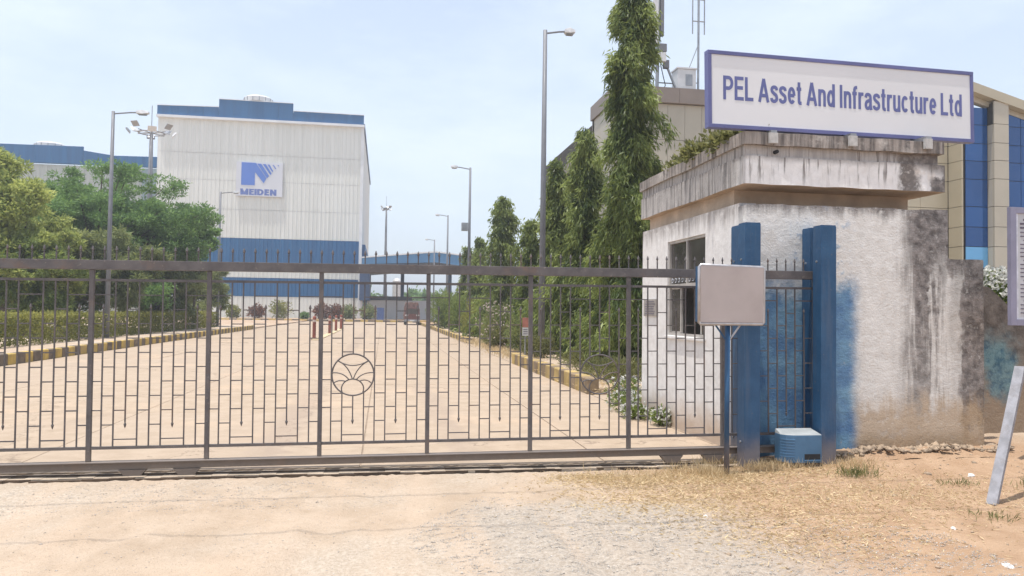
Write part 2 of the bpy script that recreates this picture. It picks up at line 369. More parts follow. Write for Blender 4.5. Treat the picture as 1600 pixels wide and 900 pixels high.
def m_coping():
    t = NT('mouldy_coping'); a = t.noise(2.6, 8, None, .65); b = t.noise(9, 8, None, .7); stk = t.noise(1.0, 7, t.scale(t.pos(), (14, 14, 1)), .65)
    col = t.mix(t.st(b, .3, .7), (.50, .46, .42), (.66, .62, .58))
    col = t.mix(t.mul(t.st(a, .28, .48), .9), col, t.mix(t.st(stk, .35, .65), (.085, .075, .072), (.36, .32, .29)))
    t.bump(t.add(a, t.mul(b, .5)), .02); return t.fin(col, .95, 0, .2)
def m_back_wall():
    t = NT('old_boundary_plaster'); x, y, z = t.xyz(); a = t.noise(1.6, 8, None, .65); b = t.noise(7, 8, None, .7)
    wa = t.m2('SUBTRACT', a, .5)
    col = t.mix(t.st(b, .3, .7), (.10, .088, .078), (.21, .185, .165))
    och = t.mul(t.st(t.add(z, t.mul(wa, 1.2)), 1.25, .4), .8)
    col = t.mix(och, col, (.36, .27, .19))
    bl = t.mul(t.st(t.add(x, wa), 7.75, 8.0), t.st(t.add(x, wa), 8.5, 8.25), t.st(t.add(z, wa), .35, .6), t.st(t.add(z, wa), 1.5, 1.15))
    col = t.mix(t.mul(bl, .8), col, t.mix(t.st(b, .35, .6), (.04, .14, .22), (.16, .30, .34)))
    t.bump(t.add(a, t.mul(b, .5)), .03); return t.fin(col, .95, 0, .2)
def m_corrug(name, c, c2):
    t = NT(name); v = t.pos(); n = t.noise(.5, 5, v); s = t.noise(1.0, 5, t.scale(v, (1.6, 1.6, .05)), .6)
    col = t.mix(t.st(s, .3, .7), c, c2); col = t.mix(t.mul(t.rnd(), .25), col, tuple(x*.86 for x in c))
    return t.fin(col, t.st(n, .3, .7, .5, .65), 0, .4)
def m_glass_blue():
    t = NT('blue_reflective_glass'); n = t.noise(.25, 3)
    col = t.mix(t.rnd(), (.008, .06, .21), (.012, .085, .28)); return t.fin(col, t.st(n, .3, .7, .06, .12), .25, .8)

GROUND = m_ground(); CONC = m_concrete()
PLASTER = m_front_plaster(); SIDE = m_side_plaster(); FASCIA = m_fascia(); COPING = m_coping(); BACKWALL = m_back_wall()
BROWNBAND = plain('unpainted_brown_plaster', (.46, .36, .27), .95, 0, .2, 3, .01)
def m_gate():
    t = NT('weathered_brown_gate_paint'); x, y, z = t.xyz(); n = t.noise(7, 7, None, .65); k = t.noise(38, 4, None, .6); r_ = t.noise(2.3, 7, None, .7)
    col = t.mix(t.st(n, .3, .7), (.088, .080, .082), (.14, .126, .125))
    col = t.mix(t.mul(t.st(r_, .54, .68), .5), col, (.19, .115, .075))
    col = t.mix(t.mul(t.st(k, .62, .72), .6), col, (.30, .25, .21))
    col = t.mix(t.mul(t.st(z, .35, .0), .5), col, (.33, .255, .19))
    t.bump(t.add(n, k), .002); return t.fin(col, t.st(n, .2, .8, .45, .75), 0, .4)
GATE = m_gate()
def m_post():
    t = NT('navy_post_paint'); x, y, z = t.xyz(); n = t.noise(3, 7, None, .65); k = t.noise(30, 5, None, .65); d = t.noise(1.0, 6, t.scale(t.pos(), (16, 16, 1.2)), .6)
    col = t.mix(t.st(n, .3, .7), (.016, .066, .15), (.028, .096, .20))
    col = t.mix(t.mul(t.st(d, .5, .68), .5), col, (.075, .115, .18))
    col = t.mix(t.mul(t.st(k, .66, .72), .8), col, (.17, .15, .14))
    col = t.mix(t.mul(t.st(t.add(z, t.mul(n, -.4)), .22, -.12), .6), col, (.26, .20, .16))
    t.bump(t.add(n, t.mul(k, .6)), .003); return t.fin(col, t.st(d, .3, .7, .4, .62), 0, .4)
BLUE = m_post()
BINBLUE = plain('faded_blue_plastic', (.07, .165, .285), .45, 0, .16, 5, .001)
BINTOP = plain('sun_glare_lid', (.36, .38, .385), .4, 0, .15, 5, .001)  # pale tone paints the sun glare onto the lid
DARK = plain('dark_recess', (.02, .02, .022), .8)
STEEL = plain('galvanised_steel', (.33, .34, .36), .42, .55, .2, 5)
POLE = plain('grey_lamp_pole_paint', (.165, .17, .19), .55, 0, .12, 3)
LAMPWHITE = plain('lamp_head_white', (.66, .66, .66), .4, .1, .1, 3)
BOARD = plain('faded_whiteboard', (.42, .365, .35), .5, 0, .08, 2.5, .001, dirt=(.36, .305, .29))
BOARDFRAME = plain('scuffed_frame', (.50, .49, .50), .4, .5, .2, 8)
SIGNWHITE = plain('sign_white_face', (.725, .735, .755), .38, 0, .04, .8)
SIGNFRAME = plain('sign_violet_frame', (.125, .135, .31), .45, 0, .15, 2)
SIGNINK = plain('sign_violet_lettering', (.125, .145, .35), .5, 0, .08, 3)
MEWHITE = m_corrug('off_white_cladding', (.68, .69, .645), (.78, .785, .745))
MEBLUE = m_corrug('blue_cladding', (.006, .088, .235), (.012, .12, .295))
LOGOBLUE = plain('logo_blue', (.09, .20, .60), .5, 0, .06, .3)
TRIMWHITE = plain('white_flashing', (.74, .75, .76), .5, .05, .08, .5)
BEIGE = plain('beige_cladding_panel', (.44, .405, .33), .42, .05, .1, .5)
BEIGE2 = plain('warm_beige_cladding_panel', (.45, .40, .295), .42, .05, .1, .5)
BROWNCAP = plain('brown_parapet_cladding', (.235, .195, .17), .5, .05, .12, .6)
JOINT = plain('dark_joint', (.055, .05, .048), .9)
GLASSBLUE = m_glass_blue(); GLASSPALE = plain('pale_blue_glass', (.13, .36, .62), .12, .2, .1, .3, spec=.8)
WINGLASS = plain('dusty_window_glass', (.075, .066, .06), .12, 0, .25, 2, spec=.6)
WINFRAME = plain('aluminium_window_frame', (.47, .44, .41), .45, .3, .15, 6)
ROOMDARK = plain('room_interior', (.16, .14, .13), .9)
KYEL = plain('worn_yellow_kerb_paint', (.52, .36, .09), .75, 0, .25, 3, .006, dirt=(.38, .27, .15))
KBLK = plain('worn_black_kerb_paint', (.15, .115, .085), .8, 0, .35, 3, .006, dirt=(.32, .23, .15))
RED = plain('faded_red_paint', (.27, .085, .06), .7, 0, .25, 2)
BARK = plain('bark', (.13, .10, .075), .95, 0, .35, 8, .02)
PALEBARK = plain('pale_bark', (.30, .27, .23), .95, 0, .3, 6, .02)
STONE = plain('road_gravel_stone', (.50, .45, .39), .9, 0, .5, 14)
RUBBLE = plain('rubble_stone', (.36, .27, .19), .95, 0, .35, 9, .01)
WHITELIT = plain('white_litter', (.80, .79, .76), .6, 0, .06, 9)
WOODGREY = plain('grey_painted_wood', (.30, .30, .325), .8, 0, .25, 12, .003, dirt=(.20, .18, .17))
RAIL = plain('rusty_rail', (.115, .08, .055), .75, .2, .4, 10, .004)
TRACK = plain('track_concrete', (.46, .37, .28), .95, 0, .25, 5, .008)
TYRE = plain('black_rubber', (.025, .025, .025), .85)
MAROON = plain('maroon_truck_paint', (.15, .06, .05), .6, 0, .35, 3)
LOADBROWN = plain('brown_load_tarpaulin', (.22, .135, .11), .9, 0, .5, 5, .05)
NOTICE = plain('notice_face', (.50, .51, .54), .45, 0, .06, 3)
INKGREY = plain('notice_print', (.14, .12, .17), .6)
PLAQUE = plain('stone_plaque', (.33, .30, .275), .7, 0, .15, 9)
CABLE = plain('black_cable', (.02, .02, .02), .6)
L_MAST = leafmat('mast_tree_leaf', (.045, .08, .027), (.28, .335, .11), (.47, .55, .15), .42)
L_BRIGHT = leafmat('bright_neem_leaf', (.19, .26, .065), (.50, .54, .17), (.66, .70, .22))
L_DARK = leafmat('deep_green_leaf', (.065, .14, .05), (.23, .37, .13), (.34, .52, .15))
L_OLIVE = leafmat('olive_leaf', (.075, .11, .045), (.32, .35, .15), (.44, .48, .17))
L_HEDGE = leafmat('hedge_leaf', (.09, .11, .03), (.36, .34, .10), (.42, .42, .10))
L_PALE = leafmat('pale_shrub_leaf', (.08, .13, .035), (.24, .30, .09), (.34, .40, .10))
L_RED = leafmat('red_brown_shrub_leaf', (.12, .05, .035), (.28, .14, .09), (.3, .14, .08))
L_DRY = leafmat('dry_grass_blade', (.52, .37, .20), (.86, .71, .46), (.7, .56, .34), .8)
L_DULL = leafmat('dull_weed_leaf', (.11, .12, .05), (.28, .28, .13), (.3, .3, .1))
L_WHITE = leafmat('white_petal', (.70, .69, .64), (.85, .85, .80), (.7, .7, .65))
L_PINK = leafmat('pale_pink_petal', (.62, .50, .46), (.80, .70, .66), (.7, .6, .55))

# ------------------------------------------------------------------ setting: ground, yard road, kerbs, track
def ground_height(x, y):
    """gentle unevenness of the forecourt; rises a little at the right by the guard house"""
    h = .028*np.sin(1.7*x+.6*y)*np.sin(1.1*y-.5*x) + .016*np.sin(4.3*x+2.0*y+1)*np.sin(3.7*y-1.9*x)
    for c0, sl_ in ((-1.35, .22), (.05, .20), (1.3, -.05)):
        d_ = x - (c0 - sl_*(7.7-y) + .06*np.sin(y*2.0)); h = h - .026*np.exp(-(d_/.11)**2) + .014*np.exp(-((np.abs(d_)-.22)/.08)**2)
    r = 1/(1+np.exp(-(x-4.6)*2.2)) * 1/(1+np.exp(-(y-7.6)*5))
    return h*np.clip((7.7-y)/2.4, .0, 1) - .028 + .10*r
nx, ny = 380, 190
xs = np.linspace(-7, 12, nx); ys = np.concatenate([np.linspace(1.0, 3.4, 20), np.linspace(3.43, 7.74, ny-20)])
X, Y = np.meshgrid(xs, ys); Z = ground_height(X, Y) + RNG.normal(0, .0035, X.shape)
V = np.stack([X, Y, Z], -1).reshape(-1, 3)
idx = np.arange(nx*ny).reshape(ny, nx)
F = np.stack([idx[:-1,:-1], idx[:-1,1:], idx[1:,1:], idx[1:,:-1]], -1).reshape(-1, 4)
me = bpy.data.meshes.new('forecourt'); me.from_pydata(V.tolist(), [], F.tolist()); me.materials.append(GROUND)
me.polygons.foreach_set('use_smooth', [True]*len(me.polygons))
fore = link('forecourt_ground', me); tag(fore, 'sandy earth forecourt in front of the sliding gate', kind='structure')
g = MB().addm([(-2500,-400,-.13),(2500,-400,-.13),(2500,5000,-.13),(-2500,5000,-.13)], [(0,1,2,3)])
tag(part('ground', g, GROUND), 'flat dry earth reaching to the horizon', kind='structure')
# earth strips behind the kerbs and behind the gate line
g = MB(); g.box(-60, -10.06, 8.3, 140, -.12, .10); tag(part('left_verge', g, GROUND), 'dusty earth verge left of the yard road', kind='structure')
g = MB(); g.box(4.55, 60, 13.2, 140, -.12, .08); g.box(4.05, 4.55, 14.8, 23.9, -.12, .11); g.box(4.3, 4.55, 39, 92, -.12, .10)
tag(part('right_verge', g, GROUND), 'dusty earth verge under the row of mast trees', kind='structure')
gx = np.linspace(3.95, 14, 110); gy = np.linspace(7.72, 9.6, 34); X, Y = np.meshgrid(gx, gy)
Z = ground_height(X, Y) + .008*np.sin(9*X)*np.sin(11*Y) + RNG.normal(0, .005, X.shape) + .04*np.exp(-((Y-8.06)/.08)**2)*(X > 4.9)*(X<7.2)
V = np.stack([X, Y, Z], -1).reshape(-1, 3); idx = np.arange(110*34).reshape(34, 110)
F = np.stack([idx[:-1,:-1], idx[:-1,1:], idx[1:,1:], idx[1:,:-1]], -1).reshape(-1, 4)
me = bpy.data.meshes.new('guard_house_apron'); me.from_pydata(V.tolist(), [], F.tolist()); me.materials.append(GROUND); me.polygons.foreach_set('use_smooth', [True]*len(me.polygons))
tag(link('guard_house_apron', me), 'low bank of earth along the foot of the guard house', kind='structure')

road = tag(part('yard_road', MB().box(-14, 4.6, 8.02, 124, -.125, -.012), plain('dusty_joint', (.30,.23,.17), .95)), 'wide concrete yard road running from the gate to the tall building', kind='structure')
sx = [-9.84, -6.9, -3.6, -.2, 2.4, 4.06]
slab_cache = {}
yy = 8.03; k = 0
while yy < 118:
    dl = 4.4
    for i in range(5):
        x0, x1 = sx[i] + .008, sx[i+1] - .008
        key = (i,)
        if key not in slab_cache: slab_cache[key] = MB().box(x0, x1, 0, dl - .016, -.10, 0).mesh('road_slab', CONC, bevel=.004, seg=1)
        o = link('road_slab', slab_cache[key], road, (0, yy, random.uniform(-.003, .003)))
    yy += dl; k += 1
g = MB().box(-40, -9.86, 63.5, 124, -.12, .004); g.box(4.06, 4.6, 24.0, 38.2, -.12, .003); g.box(-9.84, 14, 118, 140, -.12, -.006)
g.box(4.06, 4.55, 8.0, 14.6, -.12, .002)
tag(part('side_pavement', g, CONC), 'dusty concrete side apron beside the yard road', kind='structure')

def kerb(name, label, x0, x1, y0, y1, L, h, along='y', ya=KYEL, ka=KBLK):
    k = tag(bpy.data.objects.new(name, None), label, kind='structure'); COL.objects.link(k)
    cache = {}; n = int(((y1-y0) if along == 'y' else (x1-x0)) / L)
    for i in range(n):
        c = i % 2
        if c not in cache:
            b = MB().box(0, x1-x0, .006, L-.006, -.1, h) if along == 'y' else MB().box(.006, L-.006, 0, y1-y0, -.1, h)
            cache[c] = b.mesh('kerb_block', ya if c else ka, bevel=.02, seg=1)
        link('kerb_block', cache[c], k, (x0 + random.uniform(-.008,.008), y0+i*L, random.uniform(-.008,.008)) if along == 'y' else (x0+i*L, y0, 0))
    return k
kerb('left_kerb', 'long kerb painted in yellow and black blocks left of the yard road', -10.06, -9.84, 16, 62.5, .5, .30)
kerb('right_kerb', 'thick kerb painted yellow and brown in front of the mast trees', 4.0, 4.24, 14.75, 23.9, .5, .32, 'y', plain('dirty_yellow_kerb_paint', (.44,.31,.11), .8, 0, .3, 3, .006, dirt=(.33,.24,.14)), plain('dirty_brown_kerb_paint', (.23,.165,.10), .8, 0, .3, 3, .006, dirt=(.36,.26,.15)))
kerb('far_right_kerb', 'narrow yellow kerb along the right verge farther down the road', 4.22, 4.46, 38.5, 92, .9, .26)
kerb('far_kerb', 'striped kerb crossing the end of the yard road', -24, 6.5, 106, 106.3, 1.0, .25, 'x')
md = tag(part('median_strip', MB().box(-3.62, -3.22, 41, 66, -.05, .05), plain('sandy_median', (.56,.45,.28), .9, 0, .2, 2), bevel=.02), 'low sandy median strip carrying the red bollards', kind='structure')
g = MB()
dr = thing('trench_drain', 'row of short dark drain slots across the concrete road', 'drain', (-7.4, 37.4, 0))
gm = MB().box(-.23, .23, -.06, .06, -.02, .006).mesh('drain_slot', plain('dark_drain_grate', (.13,.10,.08), .8))
for i in range(15): link('drain_slot', gm, dr, (.25 + i*.75, 0, 0))
# gate track
tr = thing('gate_track', 'rusty ground rail on a low concrete strip under the sliding gate', 'track', (0, 7.92, 0)); tr['kind'] = 'structure'
g = MB(); n = 90
for i in range(n):
    x0 = -7 + i*.15; x1 = x0 + .15; j = .012*sin(i*1.9) + .01*sin(i*.7)
    g.box(x0, x1, 7.80 + j, 8.03, -.12, -.012 + .003*sin(i*2.3))
part('track_strip', g, TRACK, tr, (0, 7.92, 0))
g = MB(); g.box(-7, 6.4, 7.905, 7.935, -.03, .0); part('track_rail', g, RAIL, tr, (0, 7.92, 0))
g = MB()
for i in range(60):
    x0 = -7 + i*.225; j = .012*sin(i*1.3) + .008*sin(i*2.9) + (x0-1)*.012
    g.box(x0, x0+.226, 7.775 + j, 7.800 + j, -.1, -.010 + .006*sin(i*1.7))
part('track_edge_shade', g, RAIL, tr, (0, 7.92, 0))  # dark strip stands in for the step face lying in shadow

# ------------------------------------------------------------------ sliding gate
PITCH = .107; PAN = 1.07; GX0 = -4.88
gate = thing('sliding_gate', 'long brown steel sliding gate with brick pattern bars and spear tips', 'gate', (0, 7.92, 0), rot=(0, -.0078, 0))
def rod(l, r=.0062): return MB().bar((0,0,0), (0,0,l), r*2, r*2)
part('top_beam', MB().box(-4.93, 4.80, -.035, .035, 1.974, 2.066), GATE, gate, bevel=.006)
part('bottom_beam', MB().box(-4.93, 4.80, -.04, .04, .066, .143), GATE, gate, bevel=.006)
g = MB().box(-4.93, 4.80, -.075, -.0405, .135, .1425); part('beam_flange', g, GATE, gate)
part('upper_rail', MB().box(-4.9, 4.79, -.012, .012, 1.862, 1.887), GATE, gate)
part('lower_rail', MB().box(-4.9, 4.79, -.014, .014, .256, .283), GATE, gate)
pm = MB().box(-.021, .021, -.022, .022, .1445, 1.973).mesh('gate_post', GATE, bevel=.004)
for i in range(10): link('gate_post', pm, gate, (GX0 + i*PAN - .0, .002, 0) if i < 9 else (4.775, .002, 0))
spearprof = [(.004,0),(.010,.004),(.005,.012),(.0135,.028),(.010,.045),(.001,.068)]
fin_up = MB().lathe(spearprof, 6).mesh('finial', GATE)
fin_dn = MB().lathe([(r, -z) for r, z in spearprof], 6).mesh('finial', GATE)
spk = MB().bar((0,0,2.066), (0,0,2.14), .012, .012).mesh('spike', GATE)
rodcache = {}
def rodmesh(l):
    k = round(l, 3)
    if k not in rodcache: rodcache[k] = rod(k).mesh('picket', GATE)
    return rodcache[k]
ROW0, ROWD = 1.733, .1384
rows = [ROW0 - ROWD*k for k in range(11)]
emblems = {(4, 3): .95, (6, 7): .935}       # (panel, picket): centre height; radius .208
ER = .208
rmesh = MB().bar((.0075,0,0), (PITCH-.0075,0,0), .010, .010).mesh('rung', GATE)
rwide = MB().bar((.0075,0,0), (2*PITCH-.0075,0,0), .010, .010).mesh('rung', GATE)
nr = 0; rest = MB()
def rung(x, z, wide=False):
    global nr
    L = 2*PITCH if wide else PITCH
    if nr < 300 and x > -3.56: link('rung', rwide if wide else rmesh, gate, (x, 0, z)); nr += 1
    else: rest.bar((x+.0075,0,z), (x+L-.0075,0,z), .012, .012)
for p in list(range(2, 9)) + [1, 0]:
    X0 = GX0 + p*PAN
    em = [(X0 + q*PITCH, zc) for (pp, q), zc in emblems.items() if pp == p]
    def clear(x, z): return not any((x-ex)**2 + (z-ez)**2 < (ER+.004)**2 for ex, ez in em)
    for q in range(1, 10):
        x = X0 + q*PITCH; z0, z1 = .283, 1.862; up = dn = False
        if q in (1, 5, 9): z1 = 1.585; up = True
        if q in (3, 7): z0 = .52; dn = True
        segs = [(z0, z1)]
        for ex, ez in em:
            if abs(x-ex) < ER:
                d = sqrt(ER**2-(x-ex)**2); segs = [(z0, ez-d), (ez+d, z1)]
        for j, (a, b) in enumerate(segs):
            o = link('picket', rodmesh(b-a), gate, (x, 0, a))
            if up and j == len(segs)-1: link('finial', fin_up, o, (0, 0, b-a))
            if dn and j == 0: link('finial', fin_dn, o, (0, 0, 0))
    for gp in range(10):
        x = X0 + gp*PITCH
        rr = [2,4,6,8] if gp % 2 == 0 else [1,3,5,7,9]
        if gp in (1, 5, 9): rr.remove(1)
        if gp in (3, 7): rr.remove(9)
        for r in rr:
            if clear(x, rows[r]) and clear(x+PITCH, rows[r]) and clear(x+PITCH/2, rows[r]): rung(x, rows[r])
    for c in (2, 6): rung(X0 + c*PITCH, rows[10], True)
    for c in (0, 4, 8): rung(X0 + c*PITCH, rows[0], True)
    for q in range(10):
        x = X0 + q*PITCH
        if x > 4.75: continue
        s = link('spike', spk, gate, (x, 0, 0)); link('finial', fin_up, s, (0, 0, 2.14))
tag(part('rung', rest, GATE, gate), kind='stuff')
def flat_arc(mb, pts, w=.013):
    mb.tube([(x, 0, z) for x, z in pts], w/2, 6)
def bez(a, b, c, n=10): return [((1-t)**2*a[0]+2*t*(1-t)*b[0]+t*t*c[0], (1-t)**2*a[1]+2*t*(1-t)*b[1]+t*t*c[1]) for t in [i/n for i in range(n+1)]]
for (p, q), zc in emblems.items():
    e = MB(); cx = GX0 + p*PAN + q*PITCH; u = ER/315.0
    P = lambda a, b: ((a-385)*u, (445-b)*u)
    flat_arc(e, [(ER*cos(a), ER*sin(a)) for a in [i*2*pi/40 for i in range(41)]], .016)
    flat_arc(e, bez(P(165,235), P(380,375), P(610,235)))
    flat_arc(e, bez(P(165,240), P(310,300), P(375,510))); flat_arc(e, bez(P(610,240), P(450,320), P(390,510)))
    flat_arc(e, bez(P(75,415), P(230,400), P(320,515))); flat_arc(e, bez(P(700,415), P(530,405), P(440,515)))
    flat_arc(e, bez(P(100,570), P(170,510), P(270,545))); flat_arc(e, bez(P(655,570), P(590,505), P(490,540)))
    c0 = P(380, 660)
    flat_arc(e, [(c0[0]+166*u*cos(a), c0[1]+148*u*sin(a)) for a in [pi*1.12 - i*(pi*1.24)/18 for i in range(19)]])
    part('emblem', e, GATE, gate, loc=(cx, 0, zc))
wb = MB().prism([(-.125,.065),(.125,.065),(.06,-.012),(-.06,-.012)], -.055, .05).mesh('wheel_bracket', GATE, bevel=.004)
wh = MB().tube([(0,-.03,0),(0,.03,0)], .045, 14).mesh('wheel', RAIL)
for x in (-2.33, -1.84, 3.08, 3.55):
    b = link('wheel_bracket', wb, gate, (x, 0, 0)); link('wheel', wh, b, (0, 0, .035))

# ------------------------------------------------------------------ guard house
GH = (4.08, 8.16, 0)
gh = thing('guard_house', 'small white plastered guard house with mould stains and heavy flat roof', 'guard house', GH)
def gpart(name, mb, mat, par=gh, **k): return part(name, mb, mat, par, GH, **k)
# left wall with a window opening, X 4.08..4.28
def wall_x(mb, x0, x1, ys_, zs_, hole):
    for i in range(len(ys_)-1):
        for j in range(len(zs_)-1):
            if (i, j) in hole: continue
            mb.box(x0, x1, ys_[i], ys_[i+1], zs_[j], zs_[j+1])
def weld_part(name, mb, mat, par, o, **k):
    ob = part(name, mb, mat, par, o)
    bm = bmesh.new(); bm.from_mesh(ob.data); bmesh.ops.remove_doubles(bm, verts=bm.verts, dist=1e-4)
    dup = {}
    for f in bm.faces: dup.setdefault(tuple(sorted(v.index for v in f.verts)), []).append(f)
    bmesh.ops.delete(bm, geom=[f for l in dup.values() if len(l) > 1 for f in l], context='FACES')
    bmesh.ops.recalc_face_normals(bm, faces=bm.faces); bm.to_mesh(ob.data); bm.free(); return ob
g = MB(); wall_x(g, 4.08, 4.28, [8.36, 9.33, 10.66, 11.75], [-.1, 1.30, 2.65, 2.91], {(1, 1)})
weld_part('side_wall', g, SIDE, gh, GH)
# front wall with stepped end, wavy plaster edge
xs_ = [4.06 + i*(6.63-4.06)/24 for i in range(25)]
top = [(x, 2.875 + .012*(x-4.06)/2.6 + .006*sin(x*9) + random.uniform(-.006,.006)) for x in xs_]
pts = [(4.06,-.1)] + top + [(6.635, 2.32)] + [(6.66 + i*.088, 2.305 + random.uniform(-.008,.008)) for i in range(6)] + [(7.11, 2.29), (7.11, -.1)]
g = MB(); g.prism(pts, 8.16, 8.36); gpart('front_wall', g, PLASTER)
gpart('wall_ledge', MB().box(4.29, 6.55, 8.362, 8.86, 2.72, 2.85), SIDE)
g = MB(); g.box(4.28, 6.5, 11.55, 11.75, -.1, 2.91); g.box(6.3, 6.5, 8.82, 11.55, -.1, 2.91); gpart('rear_wall', g, SIDE)
g = MB(); g.box(4.18, 4.28, 8.84, 11.7, 2.911, 3.12); g.box(4.18, 6.52, 8.72, 8.84, 2.851, 3.12); g.box(6.4, 6.52, 8.84, 11.7, 2.911, 3.12); gpart('upper_wall_band', g, BROWNBAND)
g = MB(); g.box(4.28, 6.3, 8.82, 11.55, -.1, .05); gpart('room_floor', g, ROOMDARK)
def rough_slab(x0, x1, y0, y1, z0, z1, nx_, ny_, amp):
    bm = bmesh.new()
    bmesh.ops.create_cube(bm, size=1)
    for v in bm.verts: v.co = ((x0+x1)/2 + v.co.x*(x1-x0), (y0+y1)/2 + v.co.y*(y1-y0), (z0+z1)/2 + v.co.z*(z1-z0))
    bmesh.ops.subdivide_edges(bm, edges=bm.edges[:], cuts=22, use_grid_fill=True)
    for v in bm.verts:
        s = sin(v.co.x*7.3+v.co.z*5)*sin(v.co.y*6.1+1)+.5*sin(v.co.x*17+v.co.y*13+v.co.z*9)
        v.co += Vector((s*amp*.6, s*amp*.7, amp*.5*sin(v.co.x*11+v.co.y*3)))
    me_ = bpy.data.meshes.new('slab'); bm.to_mesh(me_); bm.free(); return me_
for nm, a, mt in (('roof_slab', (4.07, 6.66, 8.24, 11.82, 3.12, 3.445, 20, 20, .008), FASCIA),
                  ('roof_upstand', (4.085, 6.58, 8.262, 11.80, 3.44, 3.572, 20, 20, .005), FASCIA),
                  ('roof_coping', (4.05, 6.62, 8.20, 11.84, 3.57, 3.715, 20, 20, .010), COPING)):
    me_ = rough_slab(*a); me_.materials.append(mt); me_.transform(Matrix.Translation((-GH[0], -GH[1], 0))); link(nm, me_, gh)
g = MB().tube([(4.46, 8.2, 3.5), (4.46, 8.28, 3.5)], .022, 10); gpart('drain_spout', g, DARK)
# window in the left wall
win = gpart('window', MB().box(4.10, 4.16, 9.34, 9.375, 1.30, 2.65).box(4.10, 4.16, 10.615, 10.65, 1.30, 2.65).box(4.10,4.16,9.375,10.615,2.615,2.65)
            .box(4.10,4.16,9.375,10.615,1.30,1.335).box(4.10,4.16,9.375,10.615,1.985,2.03).box(4.10,4.16,9.975,10.015,2.03,2.615), WINFRAME)
for y0, y1, z0, z1, x in ((9.375,9.975,2.03,2.615,4.13),(10.015,10.615,2.03,2.615,4.13),(10.30,10.60,1.34,1.98,4.135),(9.40,9.56,1.34,1.98,4.14)):
    part('pane', MB().box(x, x+.006, y0, y1, z0, z1), WINGLASS, win, GH)
part('sash', MB().box(4.135,4.165,10.26,10.30,1.34,1.98).box(4.135,4.165,9.56,9.60,1.34,1.98).box(4.125,4.135,10.28,10.61,1.335,1.36).box(4.125,4.135,10.28,10.61,1.96,1.985), WINFRAME, win, GH)
gpart('window_sill', MB().box(4.045, 4.14, 9.30, 10.70, 1.255, 1.298), SIDE, bevel=.01)
g = MB()                                     # pale curls added in place of unreadable lettering on the transom
for i in range(9):
    y = 10.56 - i*.125
    if 9.94 < y < 10.05: continue
    g.tube([(4.118, y + .035*cos(a)*(1-.06*a), 2.085 + .03*sin(a)) for a in [k*.7 for k in range(9)]], .005, 5)
part('transom_letter_marks', g, plain('pale_letter_marks', (.5,.52,.58), .5), win, GH)
pq = tag(part('wall_plaque', MB().box(4.055, 4.085, 11.05, 11.62, 1.57, 1.83), PLAQUE, None, (4.08, 11.3, 0), (4.08, 11.3, 0), bevel=.004), 'small grey stone plaque on the white side wall beside the tree', 'plaque')
for i in range(6): part('engraved_line', MB().box(4.0515, 4.0545, 11.10 + random.uniform(0,.08), 11.56 - random.uniform(0,.1), 1.60+i*.037, 1.612+i*.037), INKGREY, pq, (4.08, 11.3, 0))

# rubble and boundary wall to the right
bw = tag(part('boundary_wall', MB().prism([(7.13,-.1),(7.13,2.17),(8.02,2.02),(8.49,1.63),(8.75,1.60),(12.5,1.56),(12.5,-.1)], 9.1, 9.3), BACKWALL), 'dark stained boundary wall with sloping top beside the guard house', 'wall')

# ------------------------------------------------------------------ guide posts
def guide_post(x, y, z, w_, label):
    t = thing('guide_post', label, 'post', (x, y, 0), 'blue gate guide posts')
    part('post_shaft', MB().box(-w_/2, w_/2, -.085, .085, -.1, z), BLUE, t, bevel=.006)
    part('post_cap', MB().box(-w_/2+.004, w_/2-.004, -.081, .081, z+.0005, z+.012), BLUE, t, bevel=.004)
    g = MB()
    for zz in (.25, 2.2): g.tube([(-w_/2-.012, 0, zz), (-w_/2, 0, zz)], .012, 8)
    part('bolt', g, STEEL, t); return t
guide_post(3.887, 7.74, 2.585, .178, 'front blue guide post just right of the whiteboard stand')
guide_post(3.955, 8.06, 2.59, .17, 'rear blue guide post against the wall behind the whiteboard')
guide_post(4.77, 7.74, 2.585, .178, 'front blue guide post right of the blue motor housing')
guide_post(4.825, 8.06, 2.59, .17, 'rear blue guide post where the gate end stops')

# ------------------------------------------------------------------ gate motor housing
mt = thing('gate_motor_housing', 'faded blue gate motor housing with pale lid between the blue posts', 'motor housing', (4.455, 7.70, 0))
outl = [(-.235,.10),(-.235,-.02),(-.20,-.075),(-.12,-.11),(0,-.12),(.19,-.12),(.19,.10)]
part('body', MB().prism_z(outl, .04, .332), BINBLUE, mt, bevel=.008)
g = MB().addm([(x*1.0, y*1.0, .333) for x, y in outl] + [(x*.97+.002, y*.93+.006, .341 if y < .05 else .378) for x, y in outl],
              [tuple(range(6,-1,-1)), tuple(range(7,14))] + [(i, (i+1)%7, (i+1)%7+7, i+7) for i in range(7)])
part('lid', g, BINTOP, mt, bevel=.004)
for i in range(7):
    part('louvre', MB().addm([(-.238,-.019,.10+i*.03),(-.203,-.080,.10+i*.03),(-.118,-.116,.10+i*.03),(-.238,-.019,.108+i*.03),(-.203,-.080,.108+i*.03),(-.118,-.116,.108+i*.03),
        (-.225,-.01,.115+i*.03),(-.19,-.065,.115+i*.03),(-.11,-.10,.115+i*.03)], [(0,1,4,3),(1,2,5,4),(3,4,7,6),(4,5,8,7)]), BINBLUE, mt)
part('slot', MB().box(-.01, .17, -.1225, -.119, .075, .135), DARK, mt)
part('slot_lip', MB().box(-.015, .175, -.135, -.119, .06, .073), BINBLUE, mt, bevel=.003)
part('base_plate', MB().box(-.19, .19, -.10, .10, -.05, .039), RAIL, mt)

